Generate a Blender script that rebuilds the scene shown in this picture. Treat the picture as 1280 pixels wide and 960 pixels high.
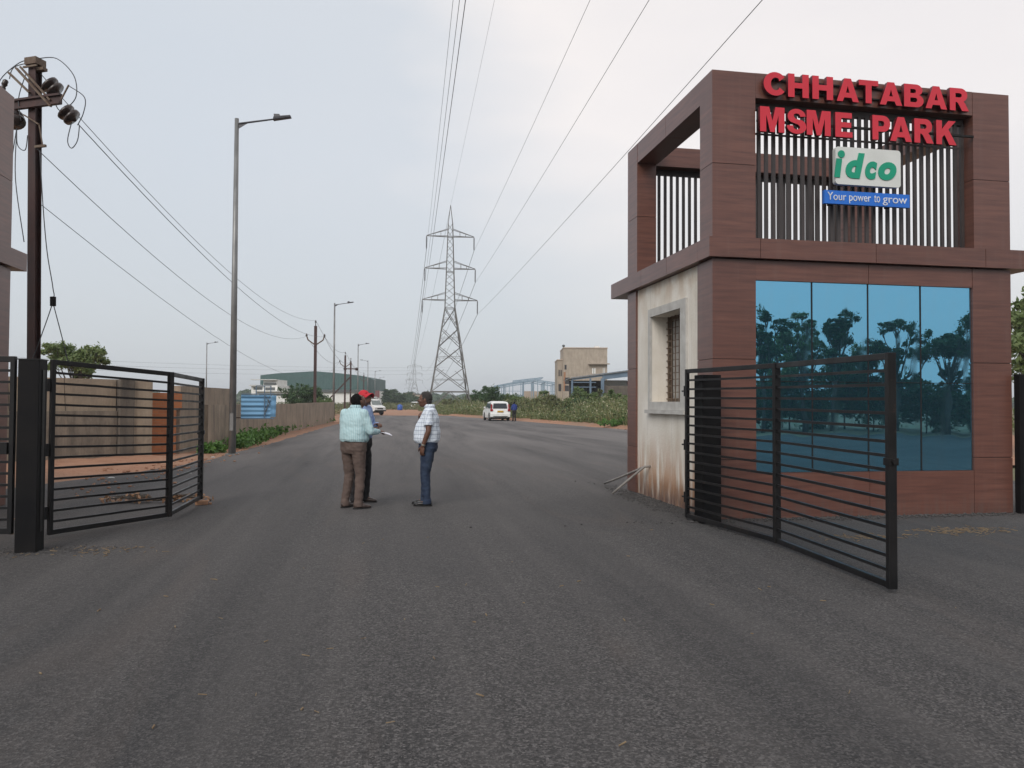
import bpy, bmesh, math, random
import numpy as np
from mathutils import Vector, Matrix, noise
R = math.radians
random.seed(7); rng = np.random.default_rng(7)
for o in list(bpy.data.objects): bpy.data.objects.remove(o)
sc = bpy.context.scene
col = sc.collection

# ---------------------------------------------------------------- camera
FPX, YAW, PITCH, ROLL, EYE = 950.0, R(10.1), R(1.42), R(0.3), 1.55
_F = Vector((math.sin(YAW)*math.cos(PITCH), math.cos(YAW)*math.cos(PITCH), math.sin(PITCH)))
_R0 = Vector((math.cos(YAW), -math.sin(YAW), 0)); _U0 = _R0.cross(_F)
_R = _R0*math.cos(ROLL)+_U0*math.sin(ROLL); _U = -_R0*math.sin(ROLL)+_U0*math.cos(ROLL)
cam = bpy.data.cameras.new('camera'); camo = bpy.data.objects.new('camera', cam); col.objects.link(camo)
cam.sensor_width = 36; cam.lens = 36*FPX/1280; cam.clip_start = 0.05; cam.clip_end = 5000
camo.matrix_world = Matrix(((_R.x,_U.x,-_F.x,0),(_R.y,_U.y,-_F.y,0),(_R.z,_U.z,-_F.z,EYE),(0,0,0,1)))
sc.camera = camo
def at(u, v, d):
    "world point seen at photo pixel (u,v) at distance d along the camera axis (used to survey positions)"
    return Vector((0,0,EYE)) + (_F + _R*((u-640)/FPX) - _U*((v-480)/FPX))*d
def gnd(u, v, z=0.0):
    k = _F + _R*((u-640)/FPX) - _U*((v-480)/FPX)
    return Vector((0,0,EYE)) + k*((z-EYE)/k.z)

# ---------------------------------------------------------------- world, sun, exposure
SUN_EL, SUN_AZ = R(36), R(212)          # azimuth clockwise from +Y
w = bpy.data.worlds.new("World"); sc.world = w; w.use_nodes = True
nt = w.node_tree; nt.nodes.clear(); L = nt.links
out = nt.nodes.new('ShaderNodeOutputWorld'); bg = nt.nodes.new('ShaderNodeBackground')
sky = nt.nodes.new('ShaderNodeTexSky'); sky.sky_type = 'NISHITA'; sky.sun_disc = False
sky.sun_elevation = SUN_EL; sky.sun_rotation = SUN_AZ; sky.dust_density = 3
scl = nt.nodes.new('ShaderNodeVectorMath'); scl.operation = 'SCALE'; scl.inputs['Scale'].default_value = 0.10
L.new(sky.outputs[0], scl.inputs[0])
tc = nt.nodes.new('ShaderNodeTexCoord')
sep = nt.nodes.new('ShaderNodeSeparateXYZ'); L.new(tc.outputs['Generated'], sep.inputs[0])
# soft cloud cover
mp = nt.nodes.new('ShaderNodeMapping'); mp.inputs['Scale'].default_value = (1.0, 1.0, 2.6); L.new(tc.outputs['Generated'], mp.inputs[0])
nz = nt.nodes.new('ShaderNodeTexNoise'); nz.inputs['Scale'].default_value = 2.1; nz.inputs['Detail'].default_value = 5; nz.inputs['Roughness'].default_value = .5
L.new(mp.outputs[0], nz.inputs['Vector'])
dotn = nt.nodes.new('ShaderNodeVectorMath'); dotn.operation = 'DOT_PRODUCT'; L.new(tc.outputs['Generated'], dotn.inputs[0])
_sd = Vector((math.sin(R(62))*math.cos(R(30)), math.cos(R(62))*math.cos(R(30)), math.sin(R(30))))
dotn.inputs[1].default_value = _sd
add = nt.nodes.new('ShaderNodeMath'); add.operation = 'MULTIPLY_ADD'; L.new(nz.outputs['Fac'], add.inputs[0]); add.inputs[1].default_value = .50
L.new(dotn.outputs['Value'], add.inputs[2])
cr = nt.nodes.new('ShaderNodeValToRGB'); L.new(add.outputs[0], cr.inputs[0])
e = cr.color_ramp; e.elements[0].position = .45; e.elements[0].color = (.57,.60,.64,1); e.elements[1].position = 1.16; e.elements[1].color = (.83,.785,.765,1)
for p, c in ((.68,(.575,.615,.665)), (.86,(.60,.63,.67)), (1.0,(.725,.70,.71))):
    k = e.elements.new(min(p,1.0)); k.color = (*c,1)
# MapRange so the ramp (0..1) covers the sum's range
mr = nt.nodes.new('ShaderNodeMapRange'); mr.inputs['From Min'].default_value = 0.1; mr.inputs['From Max'].default_value = 1.25
L.new(add.outputs[0], mr.inputs['Value']); L.new(mr.outputs[0], cr.inputs[0])
e.elements[0].position = 0.0
for k, p in zip(list(e.elements), (0, .45, .62, .80, 1.0)): k.position = p
zr = nt.nodes.new('ShaderNodeMapRange'); zr.inputs['From Min'].default_value = 0.0; zr.inputs['From Max'].default_value = .30
L.new(sep.outputs['Z'], zr.inputs['Value'])
hz = nt.nodes.new('ShaderNodeMix'); hz.data_type = 'RGBA'; hz.inputs['A'].default_value = (.545,.575,.60,1); L.new(zr.outputs[0], hz.inputs['Factor'])
L.new(cr.outputs[0], hz.inputs['B'])
mx = nt.nodes.new('ShaderNodeMix'); mx.data_type = 'RGBA'; mx.inputs['Factor'].default_value = .9
L.new(scl.outputs[0], mx.inputs['A']); L.new(hz.outputs['Result'], mx.inputs['B'])
L.new(mx.outputs['Result'], bg.inputs[0]); bg.inputs[1].default_value = 0.93; L.new(bg.outputs[0], out.inputs[0])
sl = bpy.data.lights.new('sun', 'SUN'); sl.energy = 1.5; sl.angle = R(35); sl.color = (1,.95,.9)
so = bpy.data.objects.new('sun', sl); col.objects.link(so)
so.rotation_euler = Vector((-math.sin(SUN_AZ)*math.cos(SUN_EL), -math.cos(SUN_AZ)*math.cos(SUN_EL), -math.sin(SUN_EL))).to_track_quat('-Z','Y').to_euler()
sc.render.engine = 'CYCLES'
sc.view_settings.view_transform = 'Standard'; sc.view_settings.look = 'None'; sc.view_settings.gamma = 1
sc.view_settings.exposure = 0.42
sc.cycles.volume_bounces = 0

# ---------------------------------------------------------------- materials
def newmat(name):
    m = bpy.data.materials.new(name); m.use_nodes = True
    return m, m.node_tree, m.node_tree.nodes['Principled BSDF']
def node(t, typ, **kw):
    n = t.nodes.new(typ)
    for k, v in kw.items():
        if hasattr(n, k): setattr(n, k, v)
        else: n.inputs[k.replace('_',' ')].default_value = v
    return n
def mapped(t, scale, coord='Object'):
    c = node(t, 'ShaderNodeTexCoord'); m = node(t, 'ShaderNodeMapping'); m.inputs['Scale'].default_value = scale
    t.links.new(c.outputs[coord], m.inputs[0]); return m.outputs[0]
def noise_fac(t, scale, vec=(1,1,1), detail=5, rough=.55, lo=.3, hi=.7, dist=0):
    n = node(t, 'ShaderNodeTexNoise'); n.inputs['Scale'].default_value = scale; n.inputs['Detail'].default_value = detail
    n.inputs['Roughness'].default_value = rough; n.inputs['Distortion'].default_value = dist
    t.links.new(mapped(t, vec), n.inputs['Vector'])
    r = node(t, 'ShaderNodeMapRange'); r.inputs['From Min'].default_value = lo; r.inputs['From Max'].default_value = hi
    t.links.new(n.outputs['Fac'], r.inputs['Value']); return r.outputs[0]
def mixc(t, fac, a, b, mode='MIX'):
    m = node(t, 'ShaderNodeMix'); m.data_type = 'RGBA'; m.blend_type = mode
    for s, v in (('Factor', fac), ('A', a), ('B', b)):
        if isinstance(v, bpy.types.NodeSocket): t.links.new(v, m.inputs[s])
        elif s == 'Factor': m.inputs[s].default_value = v
        else: m.inputs[s].default_value = (*v, 1)
    return m.outputs['Result']
def mul(t, a, k):
    m = node(t, 'ShaderNodeMath'); m.operation = 'MULTIPLY'; t.links.new(a, m.inputs[0])
    if isinstance(k, bpy.types.NodeSocket): t.links.new(k, m.inputs[1])
    else: m.inputs[1].default_value = k
    return m.outputs[0]
def bump(t, b, fac, strength=.3, dist=.01):
    n = node(t, 'ShaderNodeBump'); n.inputs['Strength'].default_value = strength; n.inputs['Distance'].default_value = dist
    t.links.new(fac, n.inputs['Height']); t.links.new(n.outputs[0], b.inputs['Normal'])
def simple(name, c1, c2=None, scale=6, vec=(1,1,1), rough=.6, metal=0, bmp=0, bs=40, lo=.35, hi=.65):
    m, t, b = newmat(name)
    if c2 is None: c2 = tuple(x*.75 for x in c1)
    t.links.new(mixc(t, noise_fac(t, scale, vec, lo=lo, hi=hi), c1, c2), b.inputs['Base Color'])
    b.inputs['Roughness'].default_value = rough; b.inputs['Metallic'].default_value = metal
    if bmp: bump(t, b, noise_fac(t, bs), bmp)
    return m
M = {}
M['black_steel'] = simple('black painted steel', (.006,.006,.007), (.012,.011,.011), 3, rough=.38)
M['black_post'] = simple('black post paint', (.004,.004,.005), (.009,.008,.008), 3, rough=.6)
def rusty(m):
    t = m.node_tree; b = t.nodes['Principled BSDF']; src = b.inputs['Base Color'].links[0].from_socket
    f = noise_fac(t, 11, detail=8, rough=.7, lo=.60, hi=.70); c = mixc(t, mul(t, f, .55), src, (.07,.04,.028)); t.links.new(c, b.inputs['Base Color'])
    r = noise_fac(t, 4, detail=5); mr_ = node(t, 'ShaderNodeMapRange'); mr_.inputs['To Min'].default_value = .3; mr_.inputs['To Max'].default_value = .55; t.links.new(r, mr_.inputs['Value']); t.links.new(mr_.outputs[0], b.inputs['Roughness'])
rusty(M['black_steel'])
for k_, v_ in (('black_steel',.3),('black_post',.15)): M[k_].node_tree.nodes['Principled BSDF'].inputs['Specular IOR Level'].default_value = v_
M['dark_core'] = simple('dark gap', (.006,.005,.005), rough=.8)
M['grey_steel'] = simple('galvanised steel', (.25,.25,.245), (.17,.17,.168), 5, (1,1,.4), rough=.45, metal=.4)
M['lamp_grey'] = simple('dark lamp metal', (.055,.055,.065), (.035,.035,.04), 5, rough=.4)
M['tower_steel'] = simple('weathered lattice steel', (.17,.165,.155), (.11,.105,.10), 2, rough=.6, metal=.2)
M['rust_pole'] = simple('red oxide pole paint', (.060,.022,.017), (.03,.014,.013), 5, (1,1,.3), rough=.55)
M['rust'] = simple('rusty bracket', (.095,.055,.035), (.16,.12,.085), 9, rough=.7)
M['wire'] = simple('aluminium wire', (.055,.058,.064), rough=.5)
M['insul'] = simple('brown porcelain', (.030,.018,.017), (.05,.035,.03), 8, rough=.2)
M['white_paint'] = simple('white car paint', (.78,.78,.76), (.68,.68,.66), 3, rough=.22)
M['glass_dark'] = simple('vehicle glass', (.03,.035,.04), rough=.05)
M['tyre'] = simple('tyre rubber', (.012,.012,.012), rough=.8)
M['red_lens'] = simple('red lens', (.35,.015,.02), rough=.15)
M['plate_y'] = simple('yellow number plate', (.55,.32,.03), (.45,.25,.03), rough=.5)
M['plate_w'] = simple('white plastic', (.6,.6,.58), rough=.5)
M['blue_plastic'] = simple('blue plastic', (.025,.10,.42), (.02,.08,.33), 3, rough=.4)
M['brick_plain'] = simple('clay brick', (.38,.20,.11), (.28,.15,.09), 12, rough=.9)
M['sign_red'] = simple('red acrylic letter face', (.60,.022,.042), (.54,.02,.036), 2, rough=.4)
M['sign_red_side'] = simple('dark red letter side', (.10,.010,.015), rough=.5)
M['logo_white'] = simple('off white sign board', (.66,.67,.64), (.60,.61,.58), 3, rough=.4)
M['logo_green'] = simple('green letter film', (.0,.30,.17), (.0,.27,.155), 3, rough=.35)
M['slogan_blue'] = simple('blue sign board', (.015,.15,.60), (.013,.135,.55), 3, rough=.4)
M['letter_white'] = simple('white letter film', (.72,.75,.80), rough=.5)
M['slat'] = simple('dark bronze slat', (.040,.032,.031), (.052,.042,.040), 3, rough=.5)
M['trunk'] = simple('tree bark', (.11,.09,.07), (.06,.05,.04), 8, (1,1,.3), rough=.9, bmp=.5)
M['straw'] = simple('dry straw', (.24,.175,.10), (.15,.10,.06), 20, rough=.9)
M['crumb'] = simple('asphalt crumbs', (.045,.043,.045), (.09,.085,.08), 30, rough=.95)
M['cable'] = simple('grey conduit cable', (.24,.22,.20), (.17,.155,.14), 10, rough=.6)
M['skin'] = simple('brown skin', (.135,.062,.038), (.105,.048,.03), 12, rough=.5)
M['hair'] = simple('black hair', (.004,.003,.003), (.009,.008,.008), 90, rough=.85, bmp=.3, bs=120)
M['hair'].node_tree.nodes['Principled BSDF'].inputs['Specular IOR Level'].default_value = .15
M['hair_grey'] = simple('thin greying hair', (.012,.010,.009), (.04,.034,.03), 90, rough=.6, bmp=.6, bs=200)
M['red_cap'] = simple('red cap cloth', (.52,.012,.025), (.42,.01,.02), 14, rough=.7)
M['shoe_black'] = simple('black leather', (.010,.009,.009), rough=.4)
M['shoe_brown'] = simple('brown leather', (.032,.020,.017), (.055,.036,.030), 9, rough=.4)
M['trouser_brown'] = simple('brown trouser cloth', (.120,.084,.070), (.095,.066,.055), 10, rough=.9, bmp=.25, bs=9)
M['trouser_black'] = simple('black trouser cloth', (.012,.011,.012), (.02,.018,.02), 10, rough=.9, bmp=.3, bs=9)
M['jeans'] = simple('blue denim', (.012,.022,.050), (.028,.045,.08), 9, (1,1,.5), rough=.9, bmp=.3, bs=9)
M['paper'] = simple('white paper', (.78,.77,.82), (.74,.73,.78), 3, rough=.8)
M['metal_watch'] = simple('steel watch', (.5,.48,.42), rough=.3, metal=.8)
M['eye'] = simple('eye white', (.55,.52,.48), rough=.3)
M['dark_blue_shirt'] = simple('dark blue shirt cloth', (.02,.045,.22), (.015,.035,.16), 10, rough=.9)
M['warehouse_green'] = None
def shirt_mat(name, base, line, sx, w, base2, sz=None, lw=.5):
    "woven stripes and checks that belong to the cloth"
    m, t, b = newmat(name)
    def wave(vec, thr):
        c = node(t, 'ShaderNodeTexCoord'); s = node(t, 'ShaderNodeVectorMath'); s.operation = 'DOT_PRODUCT'
        t.links.new(c.outputs['Object'], s.inputs[0]); s.inputs[1].default_value = vec
        f = node(t, 'ShaderNodeMath'); f.operation = 'FRACT'; t.links.new(s.outputs['Value'], f.inputs[0])
        l = node(t, 'ShaderNodeMath'); l.operation = 'LESS_THAN'; l.inputs[1].default_value = thr; t.links.new(f.outputs[0], l.inputs[0]); return l.outputs[0]
    c = mixc(t, noise_fac(t, 6), base, base2)
    c = mixc(t, mul(t, wave((sx*.8, sx*.6, 0), w), lw), c, line)
    if sz: c = mixc(t, mul(t, wave((0,0,sz), w), lw), c, line)
    t.links.new(c, b.inputs['Base Color']); b.inputs['Roughness'].default_value = .9
    bump(t, b, noise_fac(t, 7, (1,1,.6), detail=3, dist=1.0), .45, .02)
    return m
M['cyan_shirt'] = shirt_mat('cyan striped shirt cloth', (.40,.58,.61), (.64,.76,.77), 34, .4, (.35,.53,.56), 0, .5)
M['check_shirt'] = shirt_mat('white checked shirt cloth', (.74,.79,.85), (.10,.13,.22), 26, .26, (.64,.71,.78), 17, .35)
M['blue_shirt'] = shirt_mat('light blue shirt cloth', (.27,.37,.60), (.36,.46,.68), 40, .4, (.23,.32,.54))

def wood():
    m, t, b = newmat('wood grain cladding')
    g = noise_fac(t, 1.0, (1.3,1.3,22), detail=6, rough=.6, lo=.3, hi=.72)
    big = noise_fac(t, .9, (1,1,1.6), detail=2, lo=.35, hi=.65)
    c = mixc(t, g, (.098,.043,.033), (.215,.092,.066))
    streak = noise_fac(t, 1.0, (2.2,2.2,60), detail=3, lo=.58, hi=.75)
    c = mixc(t, mul(t, streak, .45), c, (.215,.10,.068))
    c = mixc(t, mul(t, big, .35), c, (.115,.048,.037))
    gi = node(t, 'ShaderNodeNewGeometry'); pr_ = node(t, 'ShaderNodeMapRange'); pr_.inputs['To Min'].default_value = .0; pr_.inputs['To Max'].default_value = .32
    t.links.new(gi.outputs['Random Per Island'], pr_.inputs['Value']); c = mixc(t, pr_.outputs[0], c, (.058,.026,.022))
    rain = noise_fac(t, 1, (9,9,.5), detail=5, lo=.55, hi=.75); c = mixc(t, mul(t, rain, .22), c, (.17,.11,.09))
    # splash dirt near the ground, drip marks
    cz = node(t, 'ShaderNodeNewGeometry'); s = node(t, 'ShaderNodeSeparateXYZ'); t.links.new(cz.outputs['Position'], s.inputs[0])
    r = node(t, 'ShaderNodeMapRange'); r.inputs['From Min'].default_value = .32; r.inputs['From Max'].default_value = .0; t.links.new(s.outputs['Z'], r.inputs['Value'])
    d = mul(t, r.outputs[0], noise_fac(t, 1, (14,14,1.5), lo=.4, hi=.62))
    c = mixc(t, mul(t, d, .55), c, (.11,.085,.075))
    t.links.new(c, b.inputs['Base Color']); b.inputs['Roughness'].default_value = .33; b.inputs['Specular IOR Level'].default_value = .55
    bump(t, b, g, .04, .004); return m
M['wood'] = wood()
def plaster():
    m, t, b = newmat('stained white plaster')
    c = mixc(t, noise_fac(t, 2.5, (1,1,.6), detail=8, lo=.35, hi=.68), (.74,.70,.63), (.62,.57,.49))
    cz = node(t, 'ShaderNodeNewGeometry'); s = node(t, 'ShaderNodeSeparateXYZ'); t.links.new(cz.outputs['Position'], s.inputs[0])
    def band(a, bb):
        r = node(t, 'ShaderNodeMapRange'); r.inputs['From Min'].default_value = a; r.inputs['From Max'].default_value = bb
        t.links.new(s.outputs['Z'], r.inputs['Value']); return r.outputs[0]
    st = mul(t, band(1.15, .25), noise_fac(t, 1, (7,7,1.1), detail=7, lo=.36, hi=.56))
    c = mixc(t, st, c, (.40,.22,.12))
    st2 = mul(t, band(.42, .05), noise_fac(t, 1, (9,9,2), detail=6, lo=.25, hi=.55))
    c = mixc(t, st2, c, (.13,.075,.055))
    st3 = mul(t, band(2.9, 3.45), noise_fac(t, 1, (3,3,2), detail=6, lo=.45, hi=.6))
    c = mixc(t, mul(t, st3, .6), c, (.46,.33,.22))
    dr = noise_fac(t, 1, (16,16,.7), detail=4, lo=.58, hi=.72)
    c = mixc(t, mul(t, dr, .35), c, (.34,.30,.26))
    t.links.new(c, b.inputs['Base Color']); b.inputs['Roughness'].default_value = .92
    bump(t, b, noise_fac(t, 25), .25, .01); return m
M['plaster'] = plaster()
M['surround'] = simple('grey cement surround', (.50,.49,.46), (.40,.385,.36), 5, rough=.9, bmp=.2)
def coated():
    m, t, b = newmat('blue coated mirror glass')
    b.inputs['Base Color'].default_value = (.20,.50,.70,1); b.inputs['Metallic'].default_value = .96; b.inputs['Roughness'].default_value = .015
    sm = noise_fac(t, 1, (5,5,1.2), detail=7, rough=.7, lo=.5, hi=.8); t.links.new(mixc(t, mul(t, sm, .25), (.20,.50,.70), (.30,.44,.50)), b.inputs['Base Color']); t.links.new(mul(t, sm, .12), b.inputs['Roughness'])
    bump(t, b, noise_fac(t, 1.4, detail=1), .06, .02); return m
M['coated'] = coated()
def asphalt():
    m, t, b = newmat('asphalt')
    def cells(scale):
        v = node(t, 'ShaderNodeTexVoronoi'); v.inputs['Scale'].default_value = scale; t.links.new(mapped(t, (1,1,1)), v.inputs['Vector'])
        s = node(t, 'ShaderNodeSeparateColor'); t.links.new(v.outputs['Color'], s.inputs[0]); return v, s.outputs[0]
    v1, r1 = cells(88); v2, r2 = cells(46)
    a = node(t, 'ShaderNodeMath'); a.operation = 'MULTIPLY'; t.links.new(r1, a.inputs[0]); t.links.new(r1, a.inputs[1])
    c = mixc(t, a.outputs[0], (.010,.0098,.0102), (.165,.153,.149))
    r2b = node(t, 'ShaderNodeMath'); r2b.operation = 'POWER'; t.links.new(r2, r2b.inputs[0]); r2b.inputs[1].default_value = 2.5
    c = mixc(t, mul(t, r2b.outputs[0], .55), c, (.020,.019,.020))
    mid = noise_fac(t, 9, detail=6, rough=.7, lo=.35, hi=.68)
    c = mixc(t, mul(t, mid, .16), c, (.095,.088,.084))
    fn = noise_fac(t, 38, detail=5, rough=.8, lo=.40, hi=.62)
    c = mixc(t, mul(t, fn, .18), c, (.110,.102,.098))
    big = noise_fac(t, .35, (1,.45,1), detail=5, lo=.35, hi=.68)
    c = mixc(t, mul(t, big, .30), c, (.074,.069,.068))
    lane = noise_fac(t, 1, (.75,.05,1), detail=4, lo=.42, hi=.62, dist=.6)
    c = mixc(t, mul(t, lane, .42), c, (.030,.029,.030))
    fine_l = noise_fac(t, 1, (3.2,.06,1), detail=5, lo=.40, hi=.66, dist=.3)
    c = mixc(t, mul(t, fine_l, .26), c, (.110,.100,.095))
    pat = noise_fac(t, 1, (.16,.10,1), detail=3, lo=.50, hi=.56)
    c = mixc(t, mul(t, pat, .30), c, (.032,.031,.033))
    dust = noise_fac(t, 1, (.8,.16,1), detail=8, lo=.54, hi=.74, dist=1.2)
    c = mixc(t, mul(t, dust, .30), c, (.135,.100,.082))
    chips = node(t, 'ShaderNodeTexVoronoi'); chips.inputs['Scale'].default_value = 13; t.links.new(mapped(t, (1,1,1)), chips.inputs['Vector'])
    lt = node(t, 'ShaderNodeMath'); lt.operation = 'LESS_THAN'; lt.inputs[1].default_value = .045; t.links.new(chips.outputs['Distance'], lt.inputs[0])
    c = mixc(t, mul(t, lt.outputs[0], noise_fac(t, 9, lo=.5, hi=.6)), c, (.26,.235,.20))
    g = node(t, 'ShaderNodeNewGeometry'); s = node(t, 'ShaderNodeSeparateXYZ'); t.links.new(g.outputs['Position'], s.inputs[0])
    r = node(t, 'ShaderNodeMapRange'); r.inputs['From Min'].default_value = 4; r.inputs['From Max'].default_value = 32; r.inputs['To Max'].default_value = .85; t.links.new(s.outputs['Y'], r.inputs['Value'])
    far_mottle = noise_fac(t, 1, (.6,.07,1), detail=7, rough=.65, lo=.28, hi=.60, dist=.5)
    c = mixc(t, mul(t, r.outputs[0], far_mottle), c, (.168,.153,.146))  # paler tone farther up the road, broken up by stretched noise
    t.links.new(c, b.inputs['Base Color']); b.inputs['Roughness'].default_value = .85; b.inputs['Specular IOR Level'].default_value = .35
    ad = node(t, 'ShaderNodeMath'); t.links.new(mid, ad.inputs[0]); t.links.new(v1.outputs['Distance'], ad.inputs[1])
    bump(t, b, ad.outputs[0], .7, .008); return m
M['asphalt'] = asphalt()
def dirt():
    m, t, b = newmat('red laterite soil')
    c = mixc(t, noise_fac(t, 2.2, detail=8, rough=.65, lo=.3, hi=.7), (.27,.125,.068), (.40,.215,.135))
    c = mixc(t, mul(t, noise_fac(t, 26, detail=4, lo=.5, hi=.7), .6), c, (.46,.29,.19))
    c = mixc(t, mul(t, noise_fac(t, .25, detail=3, lo=.45, hi=.65), .5), c, (.26,.19,.14))
    t.links.new(c, b.inputs['Base Color']); b.inputs['Roughness'].default_value = .95
    bump(t, b, noise_fac(t, 20, detail=6), .7, .03); return m
M['dirt'] = dirt()
def ground_mat():
    m, t, b = newmat('scrub ground')
    c = mixc(t, noise_fac(t, .08, detail=6, lo=.4, hi=.6), (.10,.10,.045), (.21,.135,.085))
    c = mixc(t, noise_fac(t, 1.2, detail=8, lo=.4, hi=.7), c, (.13,.12,.06))
    t.links.new(c, b.inputs['Base Color']); b.inputs['Roughness'].default_value = .95; return m
M['ground'] = ground_mat()
def wallmat(name, c1, c2, dark):
    m, t, b = newmat(name)
    c = mixc(t, noise_fac(t, 1.2, detail=8, lo=.35, hi=.65), c1, c2)
    c = mixc(t, mul(t, noise_fac(t, 1, (3.2,3.2,.9), detail=9, rough=.7, lo=.46, hi=.68), .62), c, dark)
    c = mixc(t, mul(t, noise_fac(t, 1, (6,6,.4), detail=5, lo=.5, hi=.7), .3), c, dark)
    c = mixc(t, mul(t, noise_fac(t, 1, (14,14,.6), detail=4, lo=.55, hi=.7), .22), c, (c1[0]*1.35,c1[1]*1.3,c1[2]*1.2))
    t.links.new(c, b.inputs['Base Color']); b.inputs['Roughness'].default_value = .95
    bump(t, b, noise_fac(t, 14, detail=6), .4, .02); return m
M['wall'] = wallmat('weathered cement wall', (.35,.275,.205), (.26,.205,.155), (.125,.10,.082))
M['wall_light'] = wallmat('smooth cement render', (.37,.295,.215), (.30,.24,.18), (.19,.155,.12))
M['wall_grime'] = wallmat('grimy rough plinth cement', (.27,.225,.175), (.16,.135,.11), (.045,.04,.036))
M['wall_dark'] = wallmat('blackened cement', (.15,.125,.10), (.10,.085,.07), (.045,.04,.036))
def brick():
    m, t, b = newmat('orange brickwork')
    br = node(t, 'ShaderNodeTexBrick'); br.inputs['Scale'].default_value = 1; br.inputs['Brick Width'].default_value = .23; br.inputs['Row Height'].default_value = .075
    br.inputs['Mortar Size'].default_value = .006; br.inputs['Color1'].default_value = (.42,.15,.06,1); br.inputs['Color2'].default_value = (.34,.12,.05,1); br.inputs['Mortar'].default_value = (.30,.17,.10,1)
    c = node(t, 'ShaderNodeTexCoord'); s = node(t, 'ShaderNodeSeparateXYZ'); t.links.new(c.outputs['Object'], s.inputs[0])
    a = node(t, 'ShaderNodeMath'); t.links.new(s.outputs['X'], a.inputs[0]); t.links.new(s.outputs['Y'], a.inputs[1])
    k = node(t, 'ShaderNodeCombineXYZ'); t.links.new(a.outputs[0], k.inputs['X']); t.links.new(s.outputs['Z'], k.inputs['Y']); t.links.new(k.outputs[0], br.inputs['Vector'])
    t.links.new(br.outputs['Color'], b.inputs['Base Color']); b.inputs['Roughness'].default_value = .95; return m
M['brick'] = brick()
def sheet(name, c1, c2, period, axis='X', rough=.5):
    m, t, b = newmat(name)
    t.links.new(mixc(t, noise_fac(t, .5, detail=5), c1, c2), b.inputs['Base Color']); b.inputs['Roughness'].default_value = rough
    wv = node(t, 'ShaderNodeTexWave'); wv.bands_direction = axis; wv.inputs['Scale'].default_value = .314/period; t.links.new(mapped(t,(1,1,1)), wv.inputs['Vector'])
    bump(t, b, wv.outputs['Fac'], .5, .05); return m
M['green_sheet'] = sheet('green profiled sheet', (.045,.105,.098), (.035,.085,.082), .8)
M['blue_sheet'] = sheet('light blue sheet', (.20,.40,.60), (.15,.32,.50), .3, 'Z')
M['bld_white'] = simple('far white wall', (.80,.79,.75), (.70,.69,.66), .5, rough=.9)
M['bld_dark'] = simple('far dark band', (.09,.10,.10), rough=.6)
M['bld_conc'] = wallmat('bare building concrete', (.43,.365,.295), (.36,.305,.245), (.25,.205,.165))
M['bld_tan'] = simple('far tan wall', (.50,.40,.31), (.38,.30,.24), .15, rough=.9)
M['blue_steel'] = simple('blue painted steel', (.13,.19,.26), (.10,.15,.21), 1, rough=.5)
M['pale_steel'] = simple('pale blue steel', (.25,.33,.40), (.20,.28,.35), 1, rough=.5)
M['interior_shade'] = simple('painted interior shade', (.035,.035,.04), (.05,.045,.045), 1, rough=.8)  # dark colour standing in for shade inside the shed and wall openings
M['yellow_paint'] = simple('yellow tag', (.5,.40,.05), rough=.6)
def leaf(name, c1, c2, c3):
    m, t, b = newmat(name); c1, c2, c3 = [tuple(min(.6,x*1.75) for x in c) for c in (c1,c2,c3)]
    g = node(t, 'ShaderNodeNewGeometry')
    r = node(t, 'ShaderNodeValToRGB'); t.links.new(g.outputs['Random Per Island'], r.inputs[0])
    r.color_ramp.elements[0].color = (*c1,1); r.color_ramp.elements[1].color = (*c3,1); k = r.color_ramp.elements.new(.5); k.color = (*c2,1)
    c = mixc(t, noise_fac(t, 1.3, detail=3), r.outputs[0], c1)
    t.links.new(c, b.inputs['Base Color']); b.inputs['Roughness'].default_value = .55
    tr = node(t, 'ShaderNodeBsdfTranslucent'); t.links.new(c, tr.inputs[0])
    ms = node(t, 'ShaderNodeMixShader'); ms.inputs[0].default_value = .3
    t.links.new(b.outputs[0], ms.inputs[1]); t.links.new(tr.outputs[0], ms.inputs[2]); t.links.new(ms.outputs[0], t.nodes['Material Output'].inputs[0]); return m
M['leaf_neem'] = leaf('neem leaves', (.065,.095,.03), (.11,.145,.055), (.19,.215,.10))
M['leaf_dark'] = leaf('dark leaves', (.02,.045,.016), (.032,.065,.022), (.055,.09,.03))
M['leaf_mid'] = leaf('mid green leaves', (.042,.070,.02), (.08,.115,.034), (.13,.155,.055))
M['leaf_olive'] = leaf('olive scrub', (.055,.065,.025), (.09,.095,.04), (.14,.13,.065))
M['leaf_scrub'] = leaf('green scrub leaves', (.045,.066,.022), (.095,.12,.042), (.17,.175,.08))
M['leaf_bright'] = leaf('fresh green weeds', (.045,.10,.02), (.075,.15,.03), (.11,.19,.05))
M['leaf_far'] = leaf('far wood', (.035,.06,.03), (.05,.08,.04), (.065,.095,.045))
M['grass_dry'] = leaf('tall dry grass', (.11,.115,.045), (.19,.175,.08), (.28,.24,.14))
M['seed'] = leaf('pale seed heads', (.30,.26,.17), (.36,.31,.22), (.45,.40,.31))

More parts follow.
